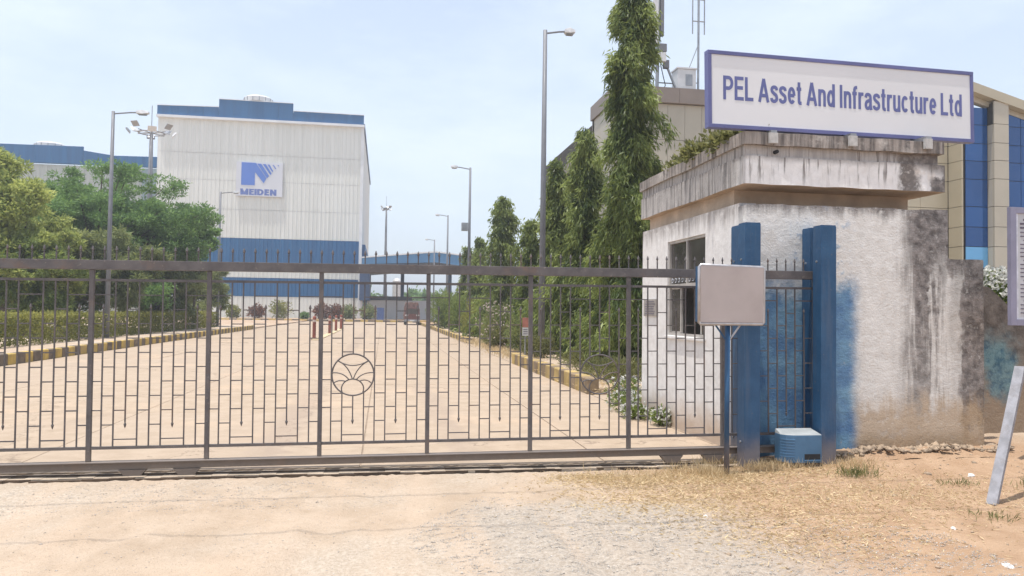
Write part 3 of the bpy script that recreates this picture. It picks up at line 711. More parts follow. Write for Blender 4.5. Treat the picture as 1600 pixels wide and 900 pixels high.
# ------------------------------------------------------------------ blank whiteboard on a post
wbd = thing('notice_stand', 'blank faded whiteboard on a single blue post with two braces', 'notice board', (3.49, 7.34, 0))
part('board', MB().box(-.335, .345, -.018, .022, 1.525, 2.095), BOARD, wbd, bevel=.004)
g = MB().tube([(-.345,-.002,1.515),(-.345,-.002,2.085),(-.33,-.002,2.105),(.34,-.002,2.092),(.357,-.002,2.075),(.355,-.002,1.53),(.34,-.002,1.512),(-.33,-.002,1.51),(-.345,-.002,1.53)], .017, 8)
part('frame', g, BOARDFRAME, wbd, smooth=True)
part('back_tray', MB().box(-.362, -.33, .0, .05, 1.53, 2.09), BLUE, wbd, bevel=.003)
part('post', MB().tube([(-.015,.05,-.1),(-.012,.05,1.53)], .027, 12), BLUE, wbd, smooth=True)
for s in (-1, 1): part('brace', MB().tube([(-.012, .05, 1.32), (-.012 + s*.15, .045, 1.52)], .010, 8), BOARDFRAME if s > 0 else BLUE, wbd)

# ------------------------------------------------------------------ roof sign
SA = radians(4.0)
sg = thing('roof_sign', 'large white company sign with violet frame standing on the guard house roof', 'sign', (3.585, 8.14, 3.72), rot=(0, -.016, SA))
SW, SH = 3.61, .885
part('sign_panel', MB().box(.04, SW-.04, 0, .07, .04, SH-.04), SIGNWHITE, sg)
for a in ((0, SW, -.012, .08, 0, .044), (0, SW, -.012, .08, SH-.044, SH), (0, .044, -.011, .079, .0445, SH-.0445), (SW-.044, SW, -.011, .079, .0445, SH-.0445)):
    part('frame_bar', MB().box(*a), SIGNFRAME, sg, bevel=.004)
link('lettering', stroke_text('PEL Asset And Infrastructure Ltd', SIGNINK, 3.25, .275, .15), sg, (.19, -.0015, .33), rot=(0, .004, 0))
for x in (.80, 1.80, 2.78):
    yl = 8.175 - (8.14 + x*sin(SA))          # the legs are strapped to the front of the roof coping
    part('sign_leg', MB().box(x-.04, x+.04, yl-.03, .06, -.055, -.001), STEEL, sg)
    part('leg_plate', MB().box(x-.052, x+.052, yl-.035, yl, -.15, -.03), plain('dull_white_strap', (.52,.51,.49), .7, 0, .2, 14), sg)
# weeds on the guard house roof
def scatter_bush(name, c, r, n, L, W, mat, seed=0, up=.5, flat=1.0, shell=.5):
    d = unit(RNG.normal(size=(n, 3))); rad = RNG.random(n)**shell
    lump = 1 + .28*np.sin(d[:,0]*4+seed)*np.sin(d[:,1]*5+seed*2) + .15*np.sin(d[:,2]*9+seed)
    P = np.array(c) + d*np.array(r)*(rad*lump)[:,None]
    D = unit(d + RNG.normal(0, .7, (n,3)) + np.array([0,0,up]))
    tint = np.clip(.45 + .25*np.sin(P[:,0]*5/r[0]+seed) * np.sin(P[:,2]*4/r[2]+seed) + RNG.normal(0, .2, n), 0, 1)
    return leaf_quads(P, D, L*RNG.uniform(.6, 1.3, n), W*RNG.uniform(.7, 1.2, n)), tint
rw = thing('roof_weeds', 'green weeds growing along the left edge of the guard house roof', 'weeds', (4.2, 9.8, 3.72))
V, T = [], []
for i in range(11):
    a, b = scatter_bush('w', (RNG.uniform(-.08,.25), -1.25 + i*.24, RNG.uniform(.02,.08)), (.22,.24,.13), 300, .09, .05, None, i, .7); V.append(a); T.append(b)
link('leaves', quads_mesh('leaves', np.concatenate(V), np.concatenate(T), L_DULL), rw)
g = MB()
for i in range(8): g.tube([(0.05, -1.1+i*.27, -.02), (0.1+.05*sin(i), -1.05+i*.27, .1)], .006, 5)
part('stem', g, BARK, rw)

# ------------------------------------------------------------------ right edge notice board and leaning wooden prop
nb = thing('list_board', 'tall notice board with violet frame and printed list at the right edge', 'notice board', (6.87, 7.5, 0))
part('board_face', MB().box(.07, 1.35, .0, .03, 1.60, 2.78), NOTICE, nb)
FR2 = plain('lilac_frame', (.27, .265, .36), .45, .1, .12, 4)
for a in ((0,.07,-.015,.04,1.53,2.85),(1.35,1.42,-.015,.04,1.53,2.85),(.0705,1.3495,-.014,.039,1.53,1.60),(.0705,1.3495,-.014,.039,2.78,2.85)):
    part('frame_bar', MB().box(*a), FR2, nb, bevel=.004)
part('inner_trim', MB().box(.071,.10,-.004,-.0005,1.60,2.78), plain('pale_trim', (.6,.62,.7), .4), nb)
for i in range(24):
    z = 2.70 - i*.045; x0 = .13 + (.0 if i % 5 else .04)
    part('printed_line', MB().box(x0, x0 + random.uniform(.5, 1.1), -.0035, -.0005, z, z + (.022 if i < 3 else .012)), INKGREY, nb)
part('leg', MB().box(.9, .96, .041, .10, -.1, 2.5), STEEL, nb); part('leg', MB().box(1.24, 1.30, .041, .10, -.1, 2.5), STEEL, nb)
tag(part('wooden_prop', MB().bar((0,0,-.03),(.62,.35,1.15),.085,.045), WOODGREY, None, (0,0,0), (5.28, 5.98, 0), bevel=.004), 'grey painted timber prop leaning up to the right at the right edge', 'prop')

# ------------------------------------------------------------------ loose ground details
def stones(name, P, S, mat, label):
    n = len(P); base = np.array([(1,0,0),(-1,0,0),(0,1,0),(0,-1,0),(0,0,1),(0,0,-1)], float)
    fc = np.array([(0,2,4),(2,1,4),(1,3,4),(3,0,4),(2,0,5),(1,2,5),(3,1,5),(0,3,5)])
    J = base[None] * RNG.uniform(.6, 1.3, (n,6,1)) + RNG.normal(0, .18, (n,6,3)); a = RNG.uniform(0, 6.28, n)
    R = np.stack([np.stack([np.cos(a), -np.sin(a), 0*a], -1), np.stack([np.sin(a), np.cos(a), 0*a], -1), np.stack([0*a, 0*a, .6+0*a], -1)], 1)
    V = np.einsum('nij,nkj->nki', R, J) * S[:,None,None] + P[:,None,:]
    F = (np.arange(n)[:,None,None]*6 + fc[None]).reshape(-1, 3)
    me = bpy.data.meshes.new(name); me.vertices.add(n*6); me.vertices.foreach_set('co', V.astype(np.float32).ravel())
    me.loops.add(len(F)*3); me.loops.foreach_set('vertex_index', F.astype(np.int32).ravel())
    me.polygons.add(len(F)); me.polygons.foreach_set('loop_start', np.arange(0, len(F)*3, 3, dtype=np.int32)); me.update(calc_edges=True)
    at = me.attributes.new('tint', 'FLOAT', 'FACE'); at.data.foreach_set('value', np.repeat(RNG.random(n), 8).astype(np.float32))
    me.materials.append(mat); o = link(name, me); tag(o, label, kind='stuff'); return o
t = NT('gravel_stone'); GRAV = t.fin(t.mix(t.attr('tint'), (.30,.27,.24), (.56,.52,.475)), .92, 0, .2)
n = 190000; x = RNG.uniform(-3.2, 4.2, n); y = RNG.uniform(3.6, 7.6, n)
edge = 6.55 - .18*(x-.9) + .25*np.sin(x*2.1) - np.clip(x-2.2, 0, 9)*.45
dens = np.where((x > .55 + .35*np.sin(y*2) ) & (y < edge), 1.0, .0) * np.clip(1.25 - .3*np.abs(np.sin(x*1.3+y*.9)), .2, 1)
dens = np.maximum(dens, .20*((x < 0.2) & (y > 6.6)) + .05)
dens = np.maximum(dens, .45*((x > -2.2) & (x < -.6) & (y > 6.5) & (y < 7.55)))
k = RNG.random(n) < dens; x, y = x[k], y[k]
sz = RNG.lognormal(-5.5, .38, len(x)); sz = np.clip(sz*.85, .0018, .011)
P = np.stack([x, y, ground_height(x, y) - sz*.15], -1)
stones('gravel', P, sz, GRAV, 'pale crushed gravel patch spread over the forecourt')
n = 620; x = RNG.uniform(4.88, 7.3, n); y = 8.03 + RNG.normal(0, .06, n); sz = np.clip(RNG.lognormal(-3.7, .45, n), .01, .06)
stones('rubble', np.stack([x, y, ground_height(x, y) + .035 + .02*np.sin(x*7)], -1), sz, RUBBLE, 'brown rubble and clods along the foot of the wall')
n = 900; x = RNG.uniform(2.2, 8, n); y = RNG.uniform(3.8, 8.0, n); sz = np.clip(RNG.lognormal(-4.6, .5, n), .004, .035)
stones('pebbles', np.stack([x, y, ground_height(x, y)], -1), sz, RUBBLE, 'scattered brown pebbles on the bare earth at the right')
# dry grass, fallen leaves
def blades(name, P, H, W, mat, label, lean=.8, kind='stuff', flat=False):
    n = len(P); D = RNG.normal(0, lean, (n,3)); D[:,2] = np.abs(RNG.normal(.15, .08, n)) if flat else np.abs(RNG.normal(1, .3, n)); D = unit(D)
    Q = leaf_quads(P, D, H, W, .1); o = link(name, quads_mesh(name, Q, RNG.random(n), mat)); tag(o, label, kind=kind); return o
def cl(n, cx, cy, sx_, sy_): return np.stack([RNG.normal(cx, sx_, n), RNG.normal(cy, sy_, n)], -1)
pts = [p_ for q_ in range(3) for p_ in [cl(900, 2.6, 7.25, .5, .18), cl(1100, 2.6, 6.6, .6, .4), cl(900, 3.4, 6.4, .7, .5), cl(500, 3.35, 7.3, .25, .15), cl(600, 4.2, 7.45, .5, .15), cl(700, 4.2, 6.5, .9, .6), cl(700, 3.2, 5.4, .5, .4), cl(500, 5.2, 6.4, .9, .6), cl(250, 2.0, 7.4, .2, .1)]]
XY = np.concatenate(pts); XY = XY[XY[:,1] < 7.75]; n = len(XY)
P = np.stack([XY[:,0], XY[:,1], ground_height(XY[:,0], XY[:,1]) + .002], -1)
blades('dry_litter', P, RNG.uniform(.02, .075, n), RNG.uniform(.003, .011, n), L_DRY, 'flattened straw coloured dry grass and leaf litter on the earth', flat=True)
pts = [p_ for q_ in range(3) for p_ in [cl(260, 3.33, 7.42, .10, .10), cl(120, 3.05, 7.5, .2, .08), cl(150, 4.2, 7.6, .2, .06), cl(140, 3.9, 7.55, .15, .06), cl(120, 5.0, 7.55, .15, .08), cl(90, 2.5, 7.3, .3, .15), cl(90, 4.5, 6.2, .6, .4), cl(120, 3.6, 7.9, .15, .05)]]
XY = np.concatenate(pts); n = len(XY); P = np.stack([XY[:,0], XY[:,1], ground_height(XY[:,0], XY[:,1])], -1)
blades('dry_grass', P, RNG.uniform(.04, .15, n), RNG.uniform(.003, .007, n), L_DRY, 'tufts of dry standing grass by the posts', .5)
# green tufts at right
for (cx, cy, nn, hh, lab) in ((4.76, 7.15, 170, .13, 'grey green grass tuft right of the motor housing'), (5.6, 6.75, 60, .09, 'small weed in the middle of the bare earth at the right'), (6.35, 6.6, 70, .11, 'small dry weed beside the timber prop'), (5.0, 5.6, 60, .07, 'low sparse weed nearest the camera on the right earth')):
    XY = cl(nn, 0, 0, .10, .06); P = np.stack([XY[:,0], XY[:,1], ground_height(XY[:,0]+cx, XY[:,1]+cy)], -1); nq = len(P)
    D = RNG.normal(0, .55, (nq,3)); D[:,2] = 1; D = unit(D)
    o = link('grass_tuft', quads_mesh('grass_tuft', leaf_quads(P, D, hh*RNG.uniform(.5,1.2,nq), .008, .1), RNG.random(nq), L_DULL), None, (cx, cy, 0)); tag(o, lab, kind='stuff')
def litter(x, y, s, lab, mat=WHITELIT, seed=0):
    r = random.Random(seed); b = MB(); bm = bmesh.new(); bmesh.ops.create_icosphere(bm, subdivisions=2, radius=1)
    for v in bm.verts:
        k = 1 + r.uniform(-.3, .3); v.co = (v.co.x*s[0]*k, v.co.y*s[1]*k, max(0, v.co.z)*s[2]*k)
    me = bpy.data.meshes.new('litter'); bm.to_mesh(me); bm.free(); me.materials.append(mat)
    o = link('litter', me, None, (x, y, float(ground_height(np.array(x), np.array(y)))-.004), (0,0,r.uniform(0,3))); tag(o, lab, 'litter'); return o
litter(6.02, 7.09, (.055,.03,.03), 'crumpled white paper scrap farthest right near the boundary wall', seed=1)
litter(4.31, 5.26, (.024,.018,.018), 'tiny white scrap halfway down the bare earth at right', seed=2)
litter(4.07, 4.48, (.035,.02,.03), 'folded white scrap in the bottom right corner', seed=3)
litter(2.61, 5.94, (.022,.018,.016), 'tiny white scrap at the edge of the dry grass and gravel', seed=5)
tag(litter(5.6, 7.19, (.04,.03,.03), 'pale pinkish stone lying on the earth before the stained wall', RUBBLE, 4), cat='stone')

# ------------------------------------------------------------------ overhead service cables (outside the view, their shadows cross the forecourt)
for i, (y0, y1) in enumerate(((6.25, 6.62), (5.28, 5.40))):
    pts = [(x, y0 + (y1-y0)*(x+14)/28 , 5.6 + .0016*x*x) for x in np.linspace(-14, 14, 25)]
    tag(part('overhead_cable', MB().tube(pts, .007, 6), CABLE), ('nearer' if i else 'farther') + ' black overhead service cable above the forecourt', 'cable', kind='structure')
g = MB()

# ------------------------------------------------------------------ tall clad building (test hall)
MY = 120.0
mb_ = thing('test_hall', 'tall off white clad hall with blue bands and stepped blue parapet', 'building', (-18.5, MY, 0))
MO = (-18.5, MY, 0)
def corr_sheet(w_, h_, pitch=.55, dep=.035):
    g = MB(); v = []; f = []; n = int(round(w_/pitch)); p = w_/n
    prof = []
    for i in range(n): prof += [(i*p, 0), (i*p + p*.55, 0), (i*p + p*.65, -dep), (i*p + p*.9, -dep)]
    prof.append((w_, 0))
    for x, y in prof: v += [(x, y, 0), (x, y, h_)]
    f = [(2*i, 2*i+2, 2*i+3, 2*i+1) for i in range(len(prof)-1)]
    return g.addm(v, f)
part('core_wall', MB().box(-33.35, -3.6, MY+.15, 175, 0, 29.9), TRIMWHITE, mb_, MO)
part('roof', MB().prism([(-33.35,29.9),(-3.6,29.9),(-14,31.5),(-24.5,31.5)], MY+.6, 174.9), MEWHITE, mb_, MO)
seams = [6.25, 6.95, 12.15, 16.45, 20.75, 24.75, 29.85]
sheet_cols = 10; swid = (33.35-3.6)/sheet_cols
for r, (z0, z1, mtl) in enumerate(((.2, 3.4, MEWHITE), (3.45, 6.2, MEBLUE), (6.25, 7.4, MEWHITE), (7.45, 12.1, MEBLUE), (12.15, 16.4, MEWHITE), (16.45, 20.7, MEWHITE), (20.75, 24.7, MEWHITE), (24.75, 29.85, MEWHITE))):
    me_ = corr_sheet(swid - .01, z1 - z0).mesh('cladding_sheet', mtl)
    for c in range(sheet_cols): link('cladding_sheet', me_, mb_, (-33.35 + c*swid - MO[0], 0 if mtl is MEWHITE else -.04, z0))
me_ = corr_sheet(54.5/6 - .01, 29.5).mesh('cladding_sheet', MEWHITE)
for c in range(6): link('cladding_sheet', me_, mb_, (-3.52 - MO[0], .2 + c*54.5/6, .3), (0, 0, pi/2))
part('side_roof_trim', MB().box(-3.6, -3.3, MY+.1, 174.8, 29.75, 30.35), plain('dark_blue_trim', (.03,.06,.14), .5), mb_, MO)
part('corner_trim', MB().box(-3.85, -3.40, MY-.14, MY+.19, .1, 29.7), TRIMWHITE, mb_, MO)
part('eave_flashing', MB().box(-33.5, -3.35, MY-.65, MY+.2, 29.7, 30.05), TRIMWHITE, mb_, MO)
z_b = 30.1
for x0, x1, za, zb in ((-33.45, -24.8, 31.43, 31.62), (-24.78, -14.02, 32.83, 32.77), (-14.0, -3.45, 31.62, 31.55)):
    nn = int((x1-x0)/1.8); dx = (x1-x0)/nn
    for i in range(nn):
        a = za + (zb-za)*i/nn; b = za + (zb-za)*(i+1)/nn
        part('parapet_panel', MB().prism([(x0+i*dx+.015, z_b), (x0+(i+1)*dx-.015, z_b), (x0+(i+1)*dx-.015, b), (x0+i*dx+.015, a)], MY-.35, MY-.2), MEBLUE, mb_, MO)
    part('parapet_cap', MB().prism([(x0, za), (x1, zb), (x1, zb+.10), (x0, za+.10)], MY-.42, MY-.1), TRIMWHITE, mb_, MO)
part('parapet_backing', MB().box(-33.4, -3.5, MY-.19, MY-.05, 30.06, 31.4).box(-24.7, -14.1, MY-.19, MY-.05, 31.41, 32.7), MEBLUE, mb_, MO)
def roof_vent(x, z, par, w_, yc):
    v = part('roof_ventilator', MB().lathe([(w_*.36,0),(w_*.36,.35),(w_*.5,.4),(w_*.5,1.05),(w_*.42,1.3),(w_*.1,1.42)], 20), LAMPWHITE, par, (0,0,0), (x, yc, z), smooth=False)
    for i in range(14):
        a = i*2*pi/14; part('vane', MB().bar((w_*.505*cos(a), w_*.505*sin(a), .42), (w_*.505*cos(a), w_*.505*sin(a), 1.03), .09, .05), STEEL, v)
roof_vent(-19.45 - MO[0], 32.55, mb_, 4.2, 1.5)
part('window_box', MB().box(-3.5, -3.0, MY+4, MY+30, 7.5, 12.0), MEBLUE, mb_, MO)
# company logo board
lb = thing('company_logo_board', 'square white board with a blue striped letter mark high on the tall hall', 'sign', (-22.05, MY-.25, 18.45))
lu = 6.7/835.0
part('logo_panel', MB().box(0, 6.7, -.12, .12, 0, 5.15), plain('logo_white', (.66,.675,.72), .5, 0, .04, .3), lb)
def lp(pts): return [((x-75)*lu, (765-y)*lu) for x, y in pts]
for pg in ([(165,135),(425,138),(617,420),(570,515),(418,322),(410,322),(410,560),(165,560)], [(445,150),(520,150),(665,375),(625,420)], [(545,155),(603,155),(708,325),(690,357)],
           [(628,160),(668,160),(738,280),(722,300)], [(722,165),(745,165),(790,230),(780,245)], [(812,163),(835,163),(840,178),(826,186)]):
    part('logo_stripe', MB().prism(lp(pg), -.16, -.121), LOGOBLUE, lb)
link('lettering', stroke_text('MEIDEN', plain('logo_ink', (.13,.19,.48), .5), 650*lu, 116*lu, .24, step=.002), lb, (80*lu, -.125, 22*lu))
# lower annex with blue parapet
ax = thing('annex_hall', 'long lower hall with blue parapet and roof ventilator behind the trees', 'building', (-50, 128, 0)); AO = (-50, 128, 0)
part('wall', MB().box(-62, -35.3, 128.2, 160, 0, 23.4), TRIMWHITE, ax, AO)
me_ = corr_sheet(2.62, 23.0).mesh('cladding_sheet', m_corrug('grey_cladding', (.42,.45,.42), (.52,.54,.50)))
for c in range(10): link('cladding_sheet', me_, ax, (-62 + c*2.665 + 50, 0, .3))
for x0, x1, za, zb in ((-62, -46.25, 26.15, 26.3), (-46.23, -41.8, 25.7, 25.1), (-41.78, -35.35, 25.1, 25.2)):
    nn = max(2, int((x1-x0)/2)); dx = (x1-x0)/nn
    for i in range(nn):
        a = za + (zb-za)*i/nn; b = za + (zb-za)*(i+1)/nn
        part('parapet_panel', MB().prism([(x0+i*dx+.015, 23.55), (x0+(i+1)*dx-.015, 23.55), (x0+(i+1)*dx-.015, b), (x0+i*dx+.015, a)], 127.6, 127.9), MEBLUE, ax, AO)
part('parapet_backing', MB().box(-61.9, -35.4, 127.95, 128.15, 23.5, 25.0), MEBLUE, ax, AO)
part('downpipe_bay', MB().box(-37.6, -35.3, 127.5, 127.85, .3, 23.3), plain('grey_blue_cladding', (.22,.29,.31), .5), ax, AO)
roof_vent(-1.9, 25.7, ax, 4.3, 2)
# entrance canopy, low wall, dark shed
cn = thing('drive_canopy', 'wide blue gabled canopy over the drive right of the tall hall', 'canopy', (4, 112, 0)); CO = (4, 112, 0)
DKBLUE = plain('shaded_blue_steel', (.04,.075,.16), .6)
CYAN = m_corrug('sky_blue_fascia', (.075, .21, .40), (.10, .25, .45))
part('fascia', MB().prism([(-3.05,8.1),(7.3,8.6),(11.9,8.1),(11.9,9.55),(7.3,10.0),(-3.05,8.95)], 110.4, 110.7), CYAN, cn, CO)
part('canopy_roof', MB().prism([(-3.0,7.6),(7.3,8.6),(11.8,8.1),(11.8,9.5),(7.3,9.95),(-3.0,8.9)], 110.75, 136), DKBLUE, cn, CO)
part('roof_edge', MB().prism([(-3.1,8.96),(7.3,10.01),(12,9.56),(12,9.72),(7.3,10.2),(-3.1,9.14)], 110.3, 110.75), TRIMWHITE, cn, CO)
for x, y in ((-2.6,112),(11.4,112),(3.2,134),(-2.6,134),(11.4,134)): part('column', MB().box(x-.3, x+.3, y-.3, y+.3, 0, 7.7 if x < 0 else 8.2), DKBLUE, cn, CO)
part('shade_block', MB().box(-3.38, -1.95, 110.9, 122, 3.0, 7.6), DKBLUE, cn, CO)  # dark block added for the shade inside the canopy
lw = thing('low_white_wall', 'low white wall with dark coping at the end of the road', 'wall', (1.5, 119, 0)); LO = (1.5, 119, 0)
part('wall_face', MB().box(-3.5, 10.5, 119, 119.4, -.1, 3.15), plain('white_wall_paint', (.66,.64,.63), .8, 0, .08, .4), lw, LO)
part('dark_coping', MB().box(-3.5, 4.4, 118.8, 119.6, 3.155, 3.75), plain('dark_coping_paint', (.05,.05,.065), .7), lw, LO)
tk = thing('storage_tank', 'small white tank on a frame seen under the blue canopy', 'tank', (2.9, 168, 0))
part('tank_shell', MB().lathe([(1.0,4.2),(1.0,8.0),(.6,8.5),(.1,8.6)], 18), LAMPWHITE, tk)
for a in range(4): part('leg', MB().bar((.8*cos(a*pi/2),.8*sin(a*pi/2),0),(.8*cos(a*pi/2),.8*sin(a*pi/2),4.2),.2,.2), STEEL, tk)

# ------------------------------------------------------------------ small far things: blue cabinet, truck, bollards, bed
bc = thing('blue_cabinet', 'narrow blue cabinet standing by the low white wall', 'cabinet', (-.35, 108, 0))
CABBLUE = plain('cabinet_blue', (.06,.10,.25), .5)
part('body', MB().box(-.48, .48, -.4, .4, .15, 1.95), CABBLUE, bc, bevel=.02); part('door', MB().box(-.42, .42, -.425, -.402, .25, 1.85), CABBLUE, bc); part('plinth', MB().box(-.4, .4, -.3, .3, -.05, .149), STEEL, bc)
tk2 = thing('goods_truck', 'small maroon goods truck with loaded bed parked at the road end', 'truck', (3.22, 86.6, 0))
part('cab', MB().prism([(-.82,.45),(.82,.45),(.85,1.3),(.74,1.95),(-.74,1.95),(-.85,1.3)], 0, 1.2), MAROON, tk2, bevel=.06)
part('windscreen', MB().prism([(-.70,1.25),(.70,1.25),(.62,1.82),(-.62,1.82)], -.02, -.001), WINGLASS, tk2)
ld = MB(); bm = bmesh.new(); bmesh.ops.create_cube(bm, size=1); bmesh.ops.subdivide_edges(bm, edges=bm.edges[:], cuts=5, use_grid_fill=True)
for v in bm.verts:
    sx2 = .95 - .18*max(0, v.co.z)*2; v.co = Vector((v.co.x*1.8*sx2 + random.uniform(-.05,.05), 2.7 + v.co.y*2.9, 1.75 + v.co.z*1.55 + random.uniform(-.06,.06)))
me_ = bpy.data.meshes.new('load'); bm.to_mesh(me_); bm.free(); me_.materials.append(LOADBROWN); link('load', me_, tk2)
part('cargo_bed', MB().box(-.85, .85, 1.22, 4.2, .6, 1.0), MAROON, tk2)
for s in (-1, 1):
    part('headlight', MB().box(s*.62-.17, s*.62+.17, -.05, -.001, 1.02, 1.16), LAMPWHITE, tk2)
    for yy_ in (.55, 3.3):
        wl_ = part('wheel', MB().tube([(s*.62, yy_, .36), (s*.82, yy_, .36)], .36, 16), TYRE, tk2); part('rim', MB().tube([(s*.821, yy_, .36), (s*.835, yy_, .36)], .19, 12), STEEL, wl_)
part('bumper', MB().box(-.85, .85, -.1, -.001, .40, .62), STEEL, tk2, bevel=.02); part('number_plate', MB().box(-.26, .26, -.12, -.101, .42, .56), LAMPWHITE, tk2)
bol = []
def bollard(x, y, h, lab):
    t = thing('bollard', lab, 'bollard', (x, y, 0), 'red bollards on the median')
    part('shaft', MB().lathe([(.09,-.05),(.09,h-.08),(.075,h-.03),(.04,h)], 12), RED, t); part('base', MB().box(-.15,.15,-.15,.15,-.03,.07), CONC, t); part('band', MB().lathe([(.0925,h-.32),(.0925,h-.2)], 12), plain('pale_band', (.6,.5,.45), .6), t)
bollard(-3.57, 41.8, 1.25, 'nearest red bollard at the near end of the median'); bollard(-3.42, 51.5, 1.2, 'second red bollard along the median')
bollard(-3.40, 58.0, 1.2, 'third red bollard along the median'); bollard(-3.33, 63.5, 1.2, 'red bollard farthest along the median')
bed = tag(part('planting_bed', MB().box(-24, 6.6, 106.35, 119.5, -.1, .28), GROUND), 'raised earth bed in front of the tall hall', kind='structure')

# ------------------------------------------------------------------ lamps, masts, antennas
def street_lamp(x, y, h, arm, lab, box=False):
    t = thing('street_lamp', lab, 'street lamp', (x, y, 0), 'street lamps along the yard road')
    part('pole', MB().tube([(0,0,-.1),(0,0,h*.5),(0,0,h)], [.125,.10,.075], 12), POLE, t, smooth=True)
    part('base', MB().box(-.22,.22,-.22,.22,-.05,.12), CONC, t)
    s = 1 if arm > 0 else -1
    part('arm', MB().tube([(0,0,h-.12),(arm*.5,0,h-.02),(arm*.72,0,h)], .035, 8), POLE, t)
    hd = part('lamp_head', MB().addm([(arm*.68,-.10,h-.06),(arm*.68,.10,h-.06),(arm*.68,.10,h+.07),(arm*.68,-.10,h+.07),
        (arm*.86,-.19,h-.09),(arm*.86,.19,h-.09),(arm*.86,.15,h+.12),(arm*.86,-.15,h+.12),(arm*1.05,-.12,h-.03),(arm*1.05,.12,h-.03),(arm*1.05,.09,h+.07),(arm*1.05,-.09,h+.07)],
        [(0,1,2,3),(11,10,9,8)] + [(a+i, a+(i+1)%4, a+4+(i+1)%4, a+4+i) for a in (0,4) for i in range(4)]), LAMPWHITE, t, bevel=.02)
    part('lens', MB().box(min(arm*.74,arm*.98), max(arm*.74,arm*.98), -.1, .1, h-.115, h-.085), STEEL, hd)
    if box: part('camera_box', MB().box(-.55,-.12,-.2,.2,7.2,7.75), STEEL, t, bevel=.02)
street_lamp(5.61, 27.0, 11.84, 1.05, 'tall grey street lamp nearest the mast trees, arm pointing right')
street_lamp(5.81, 53.0, 11.62, -1.30, 'grey street lamp with a small box, arm pointing left', True)
street_lamp(6.42, 79.0, 11.5, -1.25, 'third grey street lamp on the right, small in the distance')
street_lamp(6.75, 105., 11.35, -1.25, 'farthest grey street lamp on the right, beside the canopy')
street_lamp(-13.06, 39.6, 11.05, 1.55, 'grey street lamp rising from the left trees, arm pointing right')
street_lamp(-13.27, 65.6, 11.1, 1.40, 'farther grey street lamp on the left before the tall hall')
def high_mast(x, y, h, r, n, lab, big=True):
    t = thing('floodlight_mast', lab, 'floodlight mast', (x, y, 0), 'floodlight masts')
    part('mast_pole', MB().tube([(0,0,-.1),(0,0,h*.6),(0,0,h)], [.38,.28,.17], 12), POLE, t, smooth=True)
    part('lightning_rod', MB().tube([(0,0,h),(0,0,h+2.4)], .04, 6), STEEL, t)
    part('ring', MB().tube([(r*.6*cos(a), r*.6*sin(a), h-.5) for a in [i*2*pi/24 for i in range(25)]], .07, 6), STEEL, t)
    for i in range(n):
        a = i*2*pi/n + .3; d = Vector((cos(a), sin(a), 0))
        part('bracket', MB().tube([Vector((0,0,h-.5)), d*r*.85 + Vector((0,0,h-.45))], .05, 6), STEEL, t)
        c = d*r + Vector((0,0,h - .25 + (.35 if i % 2 else -.15)))
        sdv = Vector((-sin(a), cos(a), 0)); nrm = (d*.75 - Vector((0,0,.65))).normalized(); upv = nrm.cross(sdv)
        hw, hh, dp = .42, .32, .16
        v = [c + sdv*sx3*hw*k + upv*sz3*hh*k + nrm*o for o, k in ((0,.7),(dp,1.)) for sx3, sz3 in ((-1,-1),(1,-1),(1,1),(-1,1))]
        fl = part('floodlight', MB().addm(v, [(0,1,2,3),(7,6,5,4)] + [(j,(j+1)%4,(j+1)%4+4,j+4) for j in range(4)]), STEEL if i % 3 else LAMPWHITE, t)
high_mast(-24.25, 85, 20.3, 2.1, 8, 'tall floodlight mast with a ring of lamps left of the tall hall')
high_mast(.3, 170, 24.2, .95, 6, 'distant thin floodlight mast right of the tall hall')

# ------------------------------------------------------------------ office building
ob_ = thing('office_building', 'beige panelled office block with brown parapet and blue glass', 'building', (15, 27, 0)); OO = (15, 27, 0)
part('core', MB().box(8.36, 15.62, 27.2, 40, 0, 9.35), JOINT, ob_, OO)
part('rear_block', MB().box(8.36, 22, 31.9, 38, 0, 8.0), BEIGE, ob_, OO)
part('rear_parapet', MB().box(8.22, 22, 31.7, 38.2, 8.01, 8.45), BROWNCAP, ob_, OO)
pw = .667; xj = [8.30 + i*pw for i in range(12)]
pz = [.1, 1.55, 2.85, 4.15, 5.45, 6.77, 8.08, 9.42]
for i in range(11):
    for j in range(7):
        if pz[j+1] < 3: continue
        part('wall_panel', MB().box(xj[i]+.006, xj[i+1]-.006, 27.0, 27.06, pz[j]+.008, pz[j+1]-.008), BEIGE, ob_, OO)
for j in range(2, 7):
    for k_ in range(3): part('wall_panel', MB().box(8.28, 8.34, 27.08 + k_*1.0, 28.07 + k_*1.0, pz[j]+.008, pz[j+1]-.008), BEIGE, ob_, OO)
for j in range(2, 6):
    for k_ in range(2): part('wall_panel', MB().box(8.28, 8.34, 30.21 + k_*.8, 31.0 + k_*.68, pz[j]+.008, pz[j+1]-.008), BEIGE, ob_, OO)
for i in range(6): part('parapet_panel', MB().box(8.2 + i*1.25, 9.44 + i*1.25, 26.85, 27.15, 9.43, 10.0), BROWNCAP, ob_, OO)
part('parapet_side', MB().box(8.2, 8.45, 27.16, 30.2, 9.43, 10.0), BROWNCAP, ob_, OO)
part('parapet_side_return', MB().box(8.28, 8.4, 29.9, 30.2, 0, 9.42), BROWNCAP, ob_, OO)
